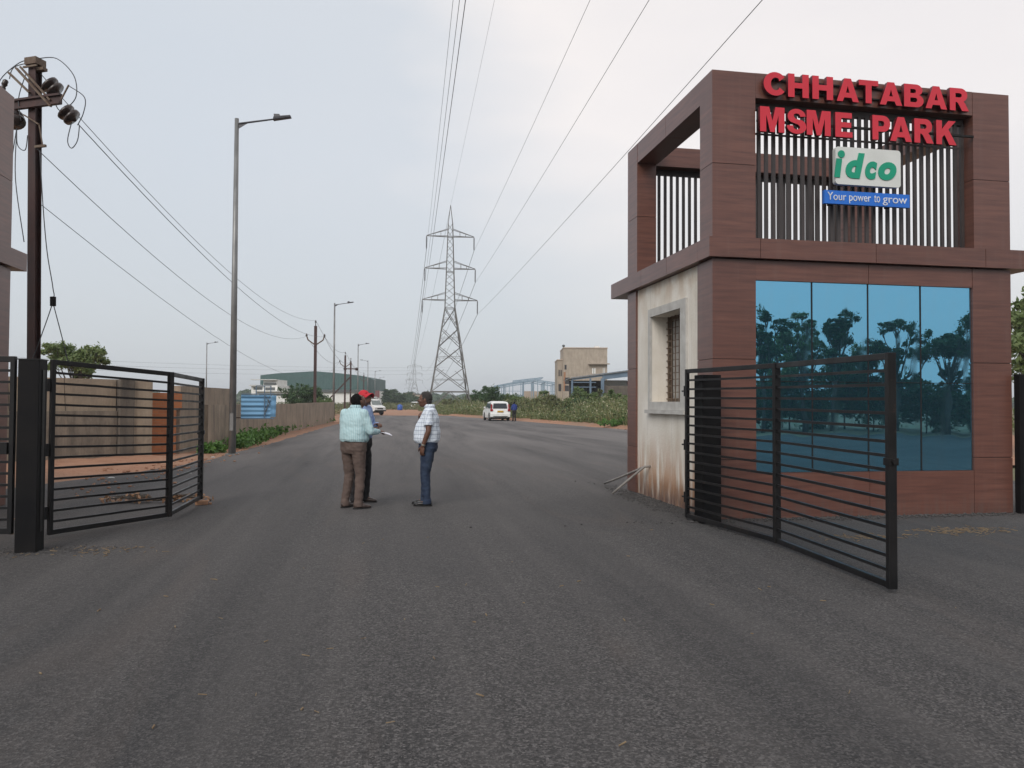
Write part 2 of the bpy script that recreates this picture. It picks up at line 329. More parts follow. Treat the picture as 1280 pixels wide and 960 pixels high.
# ---------------------------------------------------------------- mesh helpers
class MB:
    def __init__(s): s.v = []; s.f = []; s.mi = []; s.cm = 0
    def add(s, vs, fs):
        n = len(s.v); s.v += [tuple(p) for p in vs]; s.f += [tuple(i+n for i in f) for f in fs]; s.mi += [s.cm]*len(fs); return s
    def box(s, x0, x1, y0, y1, z0, z1):
        return s.add([(x0,y0,z0),(x1,y0,z0),(x1,y1,z0),(x0,y1,z0),(x0,y0,z1),(x1,y0,z1),(x1,y1,z1),(x0,y1,z1)],
              [(0,3,2,1),(4,5,6,7),(0,1,5,4),(1,2,6,5),(2,3,7,6),(3,0,4,7)])
    def bar(s, p0, p1, w, h=None, up=(0,0,1)):
        p0 = Vector(p0); p1 = Vector(p1); h = h or w; d = (p1-p0).normalized(); up = Vector(up)
        if abs(d.dot(up)) > .97: up = Vector((0,1,0))
        a = d.cross(up).normalized()*w/2; b = a.cross(d).normalized()*h/2
        return s.add([p0-a-b,p0+a-b,p0+a+b,p0-a+b,p1-a-b,p1+a-b,p1+a+b,p1-a+b],
              [(0,3,2,1),(4,5,6,7),(0,1,5,4),(1,2,6,5),(2,3,7,6),(3,0,4,7)])
    def tube(s, pts, r, seg=8, cap=True):
        pts = [Vector(p) for p in pts]; n = len(pts); rr = r if hasattr(r,'__len__') else [r]*n; vs = []; fs = []
        up = Vector((0,0,1)); prev = None
        for i, p in enumerate(pts):
            d = (pts[min(i+1,n-1)]-pts[max(i-1,0)]).normalized()
            if prev is None: a = d.cross(up if abs(d.z) < .9 else Vector((1,0,0))).normalized()
            else: a = (prev - d*prev.dot(d)).normalized()
            prev = a; b = d.cross(a)
            for k in range(seg):
                t = 2*math.pi*k/seg; vs.append(p+(a*math.cos(t)+b*math.sin(t))*rr[i])
        for i in range(n-1):
            for k in range(seg):
                k2 = (k+1)%seg; fs.append((i*seg+k, i*seg+k2, (i+1)*seg+k2, (i+1)*seg+k))
        if cap: fs += [tuple(range(seg))[::-1], tuple((n-1)*seg+k for k in range(seg))]
        return s.add(vs, fs)
    def lathe(s, c, prof, seg=16, axis=(0,0,1)):
        ax = Vector(axis).normalized(); c = Vector(c)
        return s.tubev([c+ax*h for h, r in prof], [max(r,1e-4) for h, r in prof], seg, ax)
    def tubev(s, pts, rr, seg, ax):
        a = ax.cross(Vector((0,0,1)) if abs(ax.z)<.9 else Vector((1,0,0))).normalized(); b = ax.cross(a); vs = []; fs = []; n = len(pts)
        for p, r in zip(pts, rr):
            for k in range(seg):
                t = 2*math.pi*k/seg; vs.append(p+(a*math.cos(t)+b*math.sin(t))*r)
        for i in range(n-1):
            for k in range(seg):
                k2 = (k+1)%seg; fs.append((i*seg+k, i*seg+k2, (i+1)*seg+k2, (i+1)*seg+k))
        fs += [tuple(range(seg))[::-1], tuple((n-1)*seg+k for k in range(seg))]
        return s.add(vs, fs)
    def ell(s, c, r, rot=None, seg=16, rings=10):
        vs = []; fs = []; rot = rot or Matrix.Identity(3); c = Vector(c)
        for i in range(rings+1):
            ph = math.pi*i/rings
            for k in range(seg):
                t = 2*math.pi*k/seg
                vs.append(c + rot@Vector((r[0]*math.sin(ph)*math.cos(t), r[1]*math.sin(ph)*math.sin(t), r[2]*math.cos(ph))))
        for i in range(rings):
            for k in range(seg):
                k2 = (k+1)%seg; fs.append((i*seg+k, (i+1)*seg+k, (i+1)*seg+k2, i*seg+k2))
        return s.add(vs, fs)
    def loft(s, rings, seg=28, e=2.4):
        "rings: (center, rx, ry, rotation about z)"
        vs = []; fs = []; n = len(rings)
        for c, rx, ry, rz in rings:
            c = Vector(c)
            for k in range(seg):
                t = 2*math.pi*k/seg; ct, st = math.cos(t), math.sin(t)
                x = rx*math.copysign(abs(ct)**(2/e), ct); y = ry*math.copysign(abs(st)**(2/e), st)
                vs.append(c+Vector((x*math.cos(rz)-y*math.sin(rz), x*math.sin(rz)+y*math.cos(rz), 0)))
        for i in range(n-1):
            for k in range(seg):
                k2 = (k+1)%seg; fs.append((i*seg+k, i*seg+k2, (i+1)*seg+k2, (i+1)*seg+k))
        fs += [tuple(range(seg))[::-1], tuple((n-1)*seg+k for k in range(seg))]
        return s.add(vs, fs)
    def limb(s, pts, rr, seg=12):
        for i in range(len(pts)-1): s.tube([pts[i], pts[i+1]], [rr[i], rr[i+1]], seg)
        for p, r in zip(pts, rr): s.ell(p, (r,r,r), seg=12, rings=8)
        return s
    def prism(s, poly, z0, z1):
        n = len(poly); return s.add([(x,y,z0) for x,y in poly]+[(x,y,z1) for x,y in poly],
            [tuple(range(n))[::-1], tuple(range(n,2*n))]+[(i,(i+1)%n,n+(i+1)%n,n+i) for i in range(n)])
    def mesh(s, name, smooth=False, sx=1):
        me = bpy.data.meshes.new(name)
        vs = s.v if sx == 1 else [(-x,y,z) for x,y,z in s.v]
        me.from_pydata([tuple(v) for v in vs], [], s.f if sx == 1 else [f[::-1] for f in s.f])
        me.polygons.foreach_set('use_smooth', [smooth]*len(me.polygons))
        if max(s.mi, default=0): me.polygons.foreach_set('material_index', s.mi)
        me.update(); return me
def link(name, me, mat, parent=None):
    o = bpy.data.objects.new(name, me); col.objects.link(o)
    for m in (mat if isinstance(mat, (list,tuple)) else [mat]): me.materials.append(M[m] if isinstance(m, str) else m)
    o.parent = parent; return o
SX = 1
def part(name, mb, mat, parent=None, smooth=False, bev=0, label=None):
    o = link(name, mb.mesh(name, smooth, SX), mat, parent)
    if bev:
        b = o.modifiers.new('bevel', 'BEVEL'); b.width = bev; b.segments = 2; b.limit_method = 'ANGLE'
    if label: o['label'] = label
    return o
def tag(o, label, cat, group=None, kind=None):
    if label: o['label'] = label; o['category'] = cat
    if group: o['group'] = group
    if kind: o['kind'] = kind
    return o
def thing(name, loc, label, cat, group=None, rz=0):
    o = bpy.data.objects.new(name, None); col.objects.link(o); o.location = loc; o.rotation_euler = (0,0,rz); o.empty_display_size = .2
    return tag(o, label, cat, group)
def struct(name, me, mat):
    o = link(name, me, mat); o['kind'] = 'structure'; return o
def copy_tree(o, parent=None):
    c = o.copy(); col.objects.link(c); c.parent = parent
    for ch in [x for x in bpy.data.objects if x.parent == o]: copy_tree(ch, c)
    return c
def remeshed(mb, voxel, smooth_it=4, folds=None):
    me = mb.mesh('tmp', True); o = bpy.data.objects.new('tmp', me); col.objects.link(o)
    r = o.modifiers.new('r','REMESH'); r.mode = 'VOXEL'; r.voxel_size = voxel; r.use_smooth_shade = True
    s = o.modifiers.new('s','SMOOTH'); s.iterations = smooth_it; s.factor = .5
    dg = bpy.context.evaluated_depsgraph_get(); dg.update()
    m2 = bpy.data.meshes.new_from_object(o.evaluated_get(dg)); bpy.data.objects.remove(o); bpy.data.meshes.remove(me)
    if folds:
        n = len(m2.vertices); co = np.empty(n*3); m2.vertices.foreach_get('co', co); co = co.reshape(-1,3)
        no = np.empty(n*3); m2.vertex_normals.foreach_get('vector', no); no = no.reshape(-1,3)
        amp, sc_ = folds
        d = np.array([noise.noise(Vector((p[0]*sc_*1.0, p[1]*sc_*1.0, p[2]*sc_*1.6+5)))+.5*noise.noise(Vector((p[0]*sc_*2.3+p[2]*sc_*2, p[1]*sc_*2.3, p[2]*sc_*3.5))) for p in co])
        co += no*(d*amp)[:,None]; m2.vertices.foreach_set('co', co.ravel())
    m2.polygons.foreach_set('use_smooth', [True]*len(m2.polygons)); m2.update(); return m2
def npmesh(name, V, F):
    "V (n,3) and F (m,k) arrays to a mesh"
    me = bpy.data.meshes.new(name); k = F.shape[1]
    me.vertices.add(len(V)); me.vertices.foreach_set('co', V.astype(np.float32).ravel())
    me.loops.add(F.size); me.loops.foreach_set('vertex_index', F.astype(np.int32).ravel())
    me.polygons.add(len(F)); me.polygons.foreach_set('loop_start', np.arange(0, F.size, k, dtype=np.int32))
    me.update(calc_edges=True); me.validate(); return me
def leaves(C, size, droop=.3, asp=.45):
    "one folded diamond leaf at each centre of C"
    n = len(C); a = rng.normal(size=(n,3)); a[:,2] -= droop; a /= np.linalg.norm(a,axis=1)[:,None]
    b = np.cross(a, rng.normal(size=(n,3))); b /= np.linalg.norm(b,axis=1)[:,None]+1e-9
    s = size*(.6+.8*rng.random(n))[:,None]
    V = np.stack([C-a*s, C+b*s*asp, C+a*s, C-b*s*asp], 1).reshape(-1,3)
    F = np.arange(4*n).reshape(-1,4); return V, F
def blob_points(blobs, n, shell=.55, hole=.35):
    "points inside ellipsoids, denser near the surface, with gaps"
    wts = np.array([b[3]*b[4]*b[5] for b in blobs])**.66; wts /= wts.sum(); out = []
    for b, wt in zip(blobs, wts):
        k = int(n*wt)+1; d = rng.normal(size=(k,3)); d /= np.linalg.norm(d,axis=1)[:,None]
        r = (shell+(1-shell)*rng.random(k))**.8 * (1+.16*rng.normal(size=k))
        out.append(np.array(b[:3])+d*r[:,None]*np.array(b[3:6]))
    return np.concatenate(out)
def crown_mesh(name, blobs, n, size, droop=.3):
    sub = []
    for b in blobs:                        # twig clumps on every blob, so the outline is ragged
        k = max(6, int(10*(b[3]*b[4]*b[5])**.4)); d = rng.normal(size=(k,3)); d /= np.linalg.norm(d,axis=1)[:,None]
        for q in d:
            rr = .75+.4*rng.random(); cc = np.array(b[:3])+q*rr*np.array(b[3:6])*.85; s = min(b[3:6])*(.28+.2*rng.random())
            sub.append((*cc, s*1.2, s*1.2, s*.8))
    P = np.concatenate([blob_points(sub, int(n*.8), .2), blob_points(blobs, int(n*.2), .3)])
    V, F = leaves(P, size, droop); return npmesh(name, V, F)
def tree(name, base, h, blobs, n, size, mat, label, cat='tree', group=None, tr=.12, limbs=True, droop=.3):
    "blobs relative to the trunk base"
    t = thing(name, base, label, cat, group)
    mb = MB(); top = Vector((0,0,h*.55)); pts = [Vector((0,0,-.1)), Vector((tr*.6,0,h*.2)), Vector((-tr*.3,tr*.4,h*.4)), top]
    mb.tube(pts, [tr*1.25,tr,tr*.8,tr*.6], 8)
    for b in blobs:
        c = Vector(b[:3]); s = pts[1].lerp(top, .3+.6*random.random()); mid = s.lerp(c, .5)+Vector((0,0,-.05*h))
        mb.tube([s, mid, c], [tr*.5,tr*.32,tr*.12], 6)
        for _ in range(3 if limbs else 0):
            q = c+Vector((random.uniform(-1,1)*b[3]*.8, random.uniform(-1,1)*b[4]*.8, random.uniform(-.3,1)*b[5]*.8)); mb.tube([mid.lerp(c,.6), q], [tr*.2, tr*.05], 5)
    part('trunk', mb, 'trunk', t, True)
    link('crown', crown_mesh('crown', blobs, n, size, droop), mat, t); return t

# ================================================================ SETTING
# ground sheet
g = MB(); N = 60
g.add([(-3000,-3000,-.06),(3000,-3000,-.06),(3000,3000,-.06),(-3000,3000,-.06)], [(0,1,2,3)])
struct('ground', g.mesh('ground'), 'ground')
def polysheet(name, poly, z, mat):
    bm = bmesh.new(); vs = [bm.verts.new((x,y,z)) for x,y in poly]; bm.faces.new(vs); bmesh.ops.triangulate(bm, faces=bm.faces)
    me = bpy.data.meshes.new(name); bm.to_mesh(me); bm.free()
    if me.polygons[0].normal.z < 0: me.flip_normals()
    return struct(name, me, mat)
def ragged(pts, amp, step=.5, seed=0):
    out = []
    for (x0,y0),(x1,y1) in zip(pts, pts[1:]):
        n = max(1, int(math.hypot(x1-x0,y1-y0)/step))
        for i in range(n):
            t = i/n; x = x0+(x1-x0)*t; y = y0+(y1-y0)*t; q = noise.noise(Vector((x*.9,y*.9,seed)))+.5*noise.noise(Vector((x*3,y*3,seed)))
            out.append((x+q*amp, y+q*amp*.5))
    out.append(pts[-1]); return out
LEFT = [(-22,11.5),(-12,12.6),(-6.8,13.9),(-5.3,17.2),(-4.4,20.4),(-3.8,30),(-3.15,46),(-2.3,62),(-1.0,90)]
RIGHT = [(8.3,90),(9.6,80),(12.0,63.5),(14.6,43.2),(16.2,36),(16.5,26),(13,17),(13,12),(28,10.8)]
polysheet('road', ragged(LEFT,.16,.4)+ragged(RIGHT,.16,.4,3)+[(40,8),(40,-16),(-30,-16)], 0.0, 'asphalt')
# red soil either side, gently heaped
def heap(name, x0f, x1f, y0, y1, ny, nx, hfun, mat='dirt'):
    V = []; 
    for j in range(ny+1):
        y = y0+(y1-y0)*(j/ny)**1.6
        a, b = x0f(y), x1f(y)
        for i in range(nx+1):
            x = a+(b-a)*i/nx; t = i/nx
            z = hfun(t, x, y); V.append((x,y,z))
    F = [(j*(nx+1)+i, j*(nx+1)+i+1, (j+1)*(nx+1)+i+1, (j+1)*(nx+1)+i) for j in range(ny) for i in range(nx)]
    mb = MB(); mb.add(V, F); return struct(name, mb.mesh(name, True), mat)
def interp(pts, y):
    pts = sorted(pts, key=lambda p: p[1])
    return float(np.interp(y, [p[1] for p in pts], [p[0] for p in pts]))
def hz_(t, x, y):
    return -.035+.11*min(1,t*2.2)+.05*noise.noise(Vector((x*1.3,y*1.3,1)))*min(1,t*4)+.02*noise.noise(Vector((x*6,y*6,2)))*min(1,t*5)
heap('dirt_verge', lambda y: interp(LEFT[1:],y)+.12, lambda y: interp(LEFT[1:],y)-14, 12.4, 92, 260, 40, lambda t,x,y: hz_(t*3,x,y))
heap('dirt_shoulder', lambda y: interp(RIGHT[:7],y)-.12, lambda y: interp(RIGHT[:7],y)+16, 17, 92, 220, 40, lambda t,x,y: -.035+.24*math.exp(-((t*16-1.1)/.7)**2)+hz_(t*3,x,y)*.6)
heap('dirt_track', lambda y: -10-(y-88)*.05, lambda y: 14+(y-88)*.02, 88, 175, 60, 30, lambda t,x,y: -.03+.03*noise.noise(Vector((x*.4,y*.4,3))))

# ================================================================ GATEHOUSES
def glyph(ch, x0, x1, z0, z1, y, depth, mats, parent, name, bold=.075, shear=0, real=True):
    "one solid letter, fitted to its measured box; face towards -Y"
    cu = bpy.data.curves.new('t','FONT'); cu.body = ch; cu.offset = bold; cu.extrude = .5; cu.shear = shear; cu.resolution_u = 5
    o = bpy.data.objects.new('t', cu); col.objects.link(o); dg = bpy.context.evaluated_depsgraph_get(); dg.update()
    me = bpy.data.meshes.new_from_object(o.evaluated_get(dg)); bpy.data.objects.remove(o)
    n = len(me.vertices); co = np.empty(n*3); me.vertices.foreach_get('co', co); co = co.reshape(-1,3)
    lo, hi = co.min(0), co.max(0); q = (co-lo)/(hi-lo)
    P = np.stack([x0+q[:,0]*(x1-x0), y-q[:,2]*depth, z0+q[:,1]*(z1-z0)],1)
    me.vertices.foreach_set('co', P.ravel()); me.update()
    me.materials.clear()
    for m in mats: me.materials.append(M[m])
    if len(mats) > 1:
        me.polygons.foreach_set('material_index', [0 if abs(p.normal.y) > .7 else 1 for p in me.polygons])
    o = bpy.data.objects.new(name, me); col.objects.link(o); o.parent = parent; return o
def _arc(cx, cz, rx, rz, a0, a1, n=14): return [(cx+rx*math.cos(R(a0+(a1-a0)*k/n)), cz+rz*math.sin(R(a0+(a1-a0)*k/n))) for k in range(n+1)]
BLOCK = {
 'H': [[(0,0),(.31,0),(.31,.39),(.69,.39),(.69,0),(1,0),(1,1),(.69,1),(.69,.62),(.31,.62),(.31,1),(0,1)]],
 'T': [[(.345,0),(.655,0),(.655,.77),(1,.77),(1,1),(0,1),(0,.77),(.345,.77)]],
 'E': [[(0,0),(1,0),(1,.22),(.36,.22),(.36,.40),(.93,.40),(.93,.61),(.36,.61),(.36,.78),(.97,.78),(.97,1),(0,1)]],
 'A': [[(0,0),(.27,0),(.34,.17),(.66,.17),(.73,0),(1,0),(.65,1),(.35,1)], [(.42,.38),(.58,.38),(.50,.68)]],
 'M': [[(0,0),(.25,0),(.25,.68),(.41,0),(.59,0),(.75,.68),(.75,0),(1,0),(1,1),(.63,1),(.50,.44),(.37,1),(0,1)]],
 'K': [[(0,0),(.28,0),(.28,.28),(.40,.41),(.64,0),(1,0),(.60,.64),(.96,1),(.60,1),(.28,.64),(.28,1),(0,1)]],
 'P': [[(0,0),(.33,0),(.33,.34),(.60,.34)]+_arc(.60,.67,.40,.33,-90,90)+[(0,1)], [(.33,.56),(.54,.56)]+_arc(.54,.67,.12,.11,-90,90)+[(.33,.78)]],
 'R': [[(0,0),(.30,0),(.30,.38),(.36,.38),(.44,.32),(.64,0),(1,0),(.80,.34),(.72,.42)]+_arc(.58,.70,.34,.30,-58,90)+[(0,1)], [(.30,.59),(.52,.59)]+_arc(.52,.685,.11,.095,-90,90)+[(.30,.78)]],
 'B': [[(0,0),(.62,0)]+_arc(.64,.28,.36,.28,-90,62)+[(.76,.54)]+_arc(.62,.75,.32,.25,-38,90)+[(0,1)], [(.32,.21),(.56,.21)]+_arc(.56,.31,.11,.10,-90,90)+[(.32,.41)], [(.32,.61),(.52,.61)]+_arc(.52,.70,.09,.09,-90,90)+[(.32,.79)]],
 'C': [_arc(.52,.5,.52,.5,38,322,26)+[(.70,.36)]+_arc(.54,.5,.22,.27,305,55,20)+[(.70,.62)]],
 'S': [[(0,.32),(.02,.30)]+_arc(.50,.30,.50,.30,180,360,18)+_arc(.62,.32,.36,.25,10,70,8)+[(.44,.60),(.36,.68)]+_arc(.50,.73,.16,.085,165,20,8)+[(.68,.69),(.95,.71)]+_arc(.50,.70,.46,.30,5,180,18)+_arc(.34,.68,.30,.24,185,255,8)+[(.58,.37),(.66,.29)]+_arc(.50,.27,.17,.095,0,-170,8)+[(.32,.33)]],
}
def block(ch, x0, x1, z0, z1, y, depth, mats, parent, name):
    cu = bpy.data.curves.new('t','CURVE'); cu.dimensions = '2D'; cu.fill_mode = 'BOTH'; cu.extrude = .5
    for loop_ in BLOCK[ch]:
        sp = cu.splines.new('POLY'); sp.points.add(len(loop_)-1); sp.use_cyclic_u = True
        for p_, (x, z) in zip(sp.points, loop_): p_.co = (x, z, 0, 1)
    o = bpy.data.objects.new('t', cu); col.objects.link(o); dg = bpy.context.evaluated_depsgraph_get(); dg.update()
    me = bpy.data.meshes.new_from_object(o.evaluated_get(dg)); bpy.data.objects.remove(o)
    n = len(me.vertices); co = np.empty(n*3); me.vertices.foreach_get('co', co); co = co.reshape(-1,3); lo, hi = co.min(0), co.max(0); q = (co-lo)/(hi-lo)
    me.vertices.foreach_set('co', np.stack([x0+q[:,0]*(x1-x0), y-q[:,2]*depth, z0+q[:,1]*(z1-z0)],1).ravel()); me.update(); me.materials.clear()
    for m in mats: me.materials.append(M[m])
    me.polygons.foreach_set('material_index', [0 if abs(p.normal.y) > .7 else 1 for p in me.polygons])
    o = bpy.data.objects.new(name, me); col.objects.link(o); o.parent = parent; return o
GX, GY = 4.45, 9.59
def gatehouse(loc, label, s=1, back=.74):
    global SX; SX = s
    W, D = 4.63, 3.52; g_ = .004
    root = thing('gatehouse', loc, label, 'gatehouse', 'gatehouses either side of the gateway')
    def col_(x0,x1,y0,y1,zs, inset=.012):
        mb = MB(); mb.cm = 0
        for a, b in zip(zs, zs[1:]): mb.box(x0,x1,y0,y1,a+g_,b-g_)
        mb.cm = 1; mb.box(x0+inset,x1-inset,y0+inset,y1-inset,zs[0],zs[-1]); return mb
    WD = ('wood','dark_core')
    # lower storey
    for (x0,x1,y0,y1) in ((0,.63,0,.49),(4.0,4.63,0,.49),(0,.4,3.08,3.52),(4.2,4.63,3.08,3.52)):
        part('column', col_(x0,x1,y0,y1,(0,.80,2.16,3.52)), WD, root)
    mb = MB()
    for a, b in ((.634,2.336),(2.344,3.996)): mb.box(a,b,.006,.3,0,.615)
    part('base_panel', mb, 'wood', root)
    mb = MB()
    for a, b in ((.634,2.336),(2.344,3.996)): mb.box(a,b,.006,.3,3.245,3.518)
    part('lintel_panel', mb, 'wood', root)
    xs = (.634,1.48,2.34,3.17,3.996)
    for a, b in zip(xs, xs[1:]):
        mbp = MB().box(-(b-a)/2+.004,(b-a)/2-.004,0,.012,-1.31,1.31)
        p = part('glass_pane', mbp, 'coated', root); p.location = (s*(a+b)/2, .032, 1.93); p.rotation_euler = (random.uniform(-.0022,.0022), 0, random.uniform(-.003,.003))
    mb = MB()
    for x in xs[1:-1]: mb.box(x-.008,x+.008,.022,.06,.62,3.24)
    mb.box(.634,3.996,.023,.05,1.86,1.868); mb.box(.634,3.996,.05,.28,.62,3.24)
    part('glazing_frame', mb, 'dark_core', root)
    # road side plaster wall with a deep window; opening y 1.12..2.38 z 1.58..2.98
    mb = MB(); X1 = .035
    mb.box(X1,.20,.49,1.12,0,3.52).box(X1,.20,2.38,3.08,0,3.52).box(X1,.20,1.12,2.38,0,1.58).box(X1,.20,1.12,2.38,2.98,3.52)
    mb.box(.20,.32,1.0,1.12,1.4,3.1).box(.20,.32,2.38,2.5,1.4,3.1).box(.20,.32,1.12,2.38,1.4,1.58).box(.20,.32,1.12,2.38,2.98,3.1)
    part('plaster_wall', mb, 'plaster', root)
    part('other_wall', MB().box(.4,4.2,3.3,3.44,0,3.52).box(4.4,4.55,.49,3.08,0,3.52), 'plaster', root)
    part('room_shade_sheet', MB().box(.9,.92,.5,3.1,0,3.4), 'dark_core', root)  # dark sheet in place of the unlit interior behind the grille
    win = part('window', MB().box(.315,.35,1.12,1.17,1.58,2.98).box(.315,.35,2.33,2.38,1.58,2.98).box(.315,.35,1.17,2.33,1.58,1.63).box(.315,.35,1.17,2.33,2.93,2.98).box(.315,.35,1.72,1.76,1.63,2.93), 'rust', root)
    mb = MB(); e_ = .03
    for y0,y1,z0,z1 in ((.91,1.12,1.45,3.11),(2.38,2.48,1.45,3.11),(1.12,2.38,1.45,1.58),(1.12,2.38,2.98,3.11)): mb.box(0.0,X1+.001,y0,y1,z0,z1)
    mb.box(-.05,.03,.88,2.51,1.39,1.448)
    part('surround', mb, 'surround', win)
    mb = MB()
    for k in range(13): mb.bar((.29,1.12,1.63+k*.105),(.29,2.38,1.63+k*.105),.012)
    for k in range(8): mb.bar((.28,1.2+k*.155,1.58),(.28,1.2+k*.155,2.98),.014)
    part('grille', mb, 'rust', win)
    part('shutter', MB().box(.37,.385,1.8,2.3,1.6,2.95), 'surround', win)
    # ledge all round: front .08, road side .08, back .74, far side .35
    mb = MB(); mb.cm = 0
    fx = [-.08,.66,2.4,4.15,W+.35]
    for a, b in zip(fx, fx[1:]): mb.box(a+g_*(a>0),b-g_,-.08,.3,3.53,3.80)
    sy = [.3,1.45,2.6,D+back]
    for a, b in zip(sy, sy[1:]): mb.box(-.08,.25,a+g_,b-g_*(b<3),3.53,3.80)
    mb.box(.25,W+.35,D+back-.24,D+back,3.53,3.80).box(W,W+.35,.3,D+back-.24,3.53,3.80)
    mb.cm = 1; mb.box(.2,W+.05,.25,D+back-.19,3.56,3.78); mb.box(-.06,.3,-.06,D+back-.14,3.55,3.79)
    part('ledge', mb, WD, root)
    # upper storey: four columns, ring beam, slats front and back
    for (x0,x1,y0,y1) in ((0,.63,0,.40),(4.03,4.63,0,.40),(0,.35,3.02,3.52),(4.1,4.63,3.02,3.52)):
        part('column', col_(x0,x1,y0,y1,(3.80,4.82,6.10)), WD, root)
    def beam(x0,x1,y0,y1, cuts, ax):
        mb = MB(); mb.cm = 0
        for a, b in zip(cuts, cuts[1:]):
            if ax == 'x': mb.box(a+g_,b-g_,y0,y1,5.755,6.10)
            else: mb.box(x0,x1,a+g_,b-g_,5.755,6.10)
        mb.cm = 1; mb.box(x0+.012*(ax=='y'),x1-.012*(ax=='y'),y0+.012*(ax=='x'),y1-.012*(ax=='x'),5.77,6.09); return mb
    part('top_beam', beam(.63,4.03,.004,.40,(.63,2.33,4.03),'x'), WD, root)
    part('top_beam', beam(.35,4.1,3.10,3.516,(.35,2.2,4.1),'x'), WD, root)
    part('top_beam', beam(.004,.37,.40,3.02,(.40,1.7,3.02),'y'), WD, root)
    part('top_beam', beam(4.26,4.626,.40,3.02,(.40,1.7,3.02),'y'), WD, root)
    for yy, x0, x1, d0 in ((.16,.66,3.99,.111),(3.3,.40,4.08,.116)):
        mb = MB(); n = int((x1-x0)/d0)
        for k in range(n+1): mb.box(x0+k*d0-.024,x0+k*d0+.024,yy,yy+.035,3.80,5.70)
        mb.box(x0-.02,x1+.02,yy-.002,yy+.065,5.66,5.75)
        if yy < 1: mb.box(x0,x1,yy-.005,yy-.0,5.30,5.33)
        part('slat_screen', mb, 'slat', root)
    SX = 1; return root
gh = gatehouse((GX,GY,0), 'brown wood clad gatehouse with blue mirror glass and slatted open upper storey', 1)
gatehouse((-5.40,8.93,0), 'brown clad gatehouse cut off by the left photo edge behind the black gate post', -1, .34)

# letters fixed on the right gatehouse (gatehouse front plane is y = GY)
def front_pt(zx, zy):           # zoomed photo position to local (x, z) on the front plane
    u = 900+zx/3.3684; v = 80+zy/3.3684
    k = _F + _R*((u-640)/FPX) - _U*((v-480)/FPX); p = Vector((0,0,EYE)) + k*((GY-.06)/k.y)
    return p.x-GX, p.z
sg = thing('letter_sign', (GX,GY,0), 'raised red capital letters reading CHHATABAR along the top beam of the gatehouse', 'sign', 'red letter signs on the gatehouse')
for ch, a, b in zip('CHHATABAR', (180,283,385,487,580,668,770,860,962), (268,370,472,580,662,762,852,950,1042)):
    x0 = front_pt(a,130)[0]; x1 = front_pt(b,130)[0]
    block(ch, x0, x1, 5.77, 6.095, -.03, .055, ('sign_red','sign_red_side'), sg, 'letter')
mb = MB().box(.75,3.9,-.028,.003,5.85,5.87).box(.75,3.9,-.028,.003,6.0,6.02); part('mounting_rail', mb, 'dark_core', sg)
sg = thing('letter_sign', (GX,GY,0), 'raised red capital letters reading MSME PARK in front of the dark slats', 'sign', 'red letter signs on the gatehouse')
for ch, a, b in zip('MSMEPARK', (165,278,361,481,637,711,813,905), (268,360,462,553,712,802,894,990)):
    x0 = front_pt(a,240)[0]; x1 = front_pt(b,240)[0]
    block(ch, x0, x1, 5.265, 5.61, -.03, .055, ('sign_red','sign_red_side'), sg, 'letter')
part('mounting_rail', MB().box(.64,4.02,-.028,.0,5.42,5.45), 'dark_core', sg)
lb = thing('logo_board', (GX,GY,0), 'off white rounded board with green letters idco below the red letters', 'sign')
def rrect(x0,x1,z0,z1,r,y0,y1):
    mb = MB(); P = []
    for cx,cz,a0 in ((x1-r,z0+r,-90),(x1-r,z1-r,0),(x0+r,z1-r,90),(x0+r,z0+r,180)):
        for k in range(7): t = R(a0+15*k); P.append((cx+r*math.cos(t), cz+r*math.sin(t)))
    n = len(P); mb.add([(x,y0,z) for x,z in P]+[(x,y1,z) for x,z in P], [tuple(range(n)), tuple(range(n,2*n))[::-1]]+[(i,n+i,n+(i+1)%n,(i+1)%n) for i in range(n)]); return mb
part('board', rrect(1.79,2.80,4.61,5.135,.045,-.07,.0), 'logo_white', lb)
for ch, a, b, zt in (('ı',478,511,4.985),('d',526,606,5.06),('c',608,658,4.955),('o',663,739,4.96)):
    x0 = front_pt(a,450)[0]; x1 = front_pt(b,450)[0]
    if ch == 'ı':
        mbi = MB(); P_ = [(x0,4.70),(x0+.085,4.70),(x1,4.965),(x1-.085,4.965)]
        mbi.add([(x,-.071,z) for x,z in P_]+[(x,-.082,z) for x,z in P_], [(0,1,2,3),(7,6,5,4),(0,4,5,1),(1,5,6,2),(2,6,7,3),(3,7,4,0)]); part('letter', mbi, 'logo_green', lb)
        part('letter_dot', MB().lathe((x1-.01,-.071,5.03), [(0,.052),(.011,.052)], 24, (0,-1,0)), 'logo_green', lb)
    else: glyph(ch, x0, x1, 4.70, zt, -.071, .011, ('logo_green',), lb, 'letter', bold=.052, shear=.22)
part('bracket', MB().box(2.0,2.05,0,.16,4.7,5.0), 'dark_core', lb); part('bracket', MB().box(2.55,2.6,0,.16,4.7,5.0), 'dark_core', lb)
sb = thing('slogan_board', (GX,GY,0), 'narrow blue board reading Your power to grow in thin white letters', 'sign')
part('board', MB().box(1.625,2.945,-.06,-.01,4.335,4.52), 'slogan_blue', sb)
cu_words = [('Your',1.67,1.955),('power',2.00,2.335),('to',2.385,2.475),('grow',2.52,2.90)]
for wd, a, b in cu_words:
    lo_ = 4.385 if wd in ('Your','to') else 4.350; hi_ = 4.49 if wd in ('Your','to') else 4.462
    if wd == 'Your': hi_ = 4.495
    if wd == 'to': hi_ = 4.485
    glyph(wd, a, b, lo_, hi_, -.061, .006, ('letter_white',), sb, 'lettering', bold=0)
part('bracket', MB().box(1.8,1.84,-.01,.16,4.36,4.5), 'dark_core', sb); part('bracket', MB().box(2.7,2.74,-.01,.16,4.36,4.5), 'dark_core', sb)

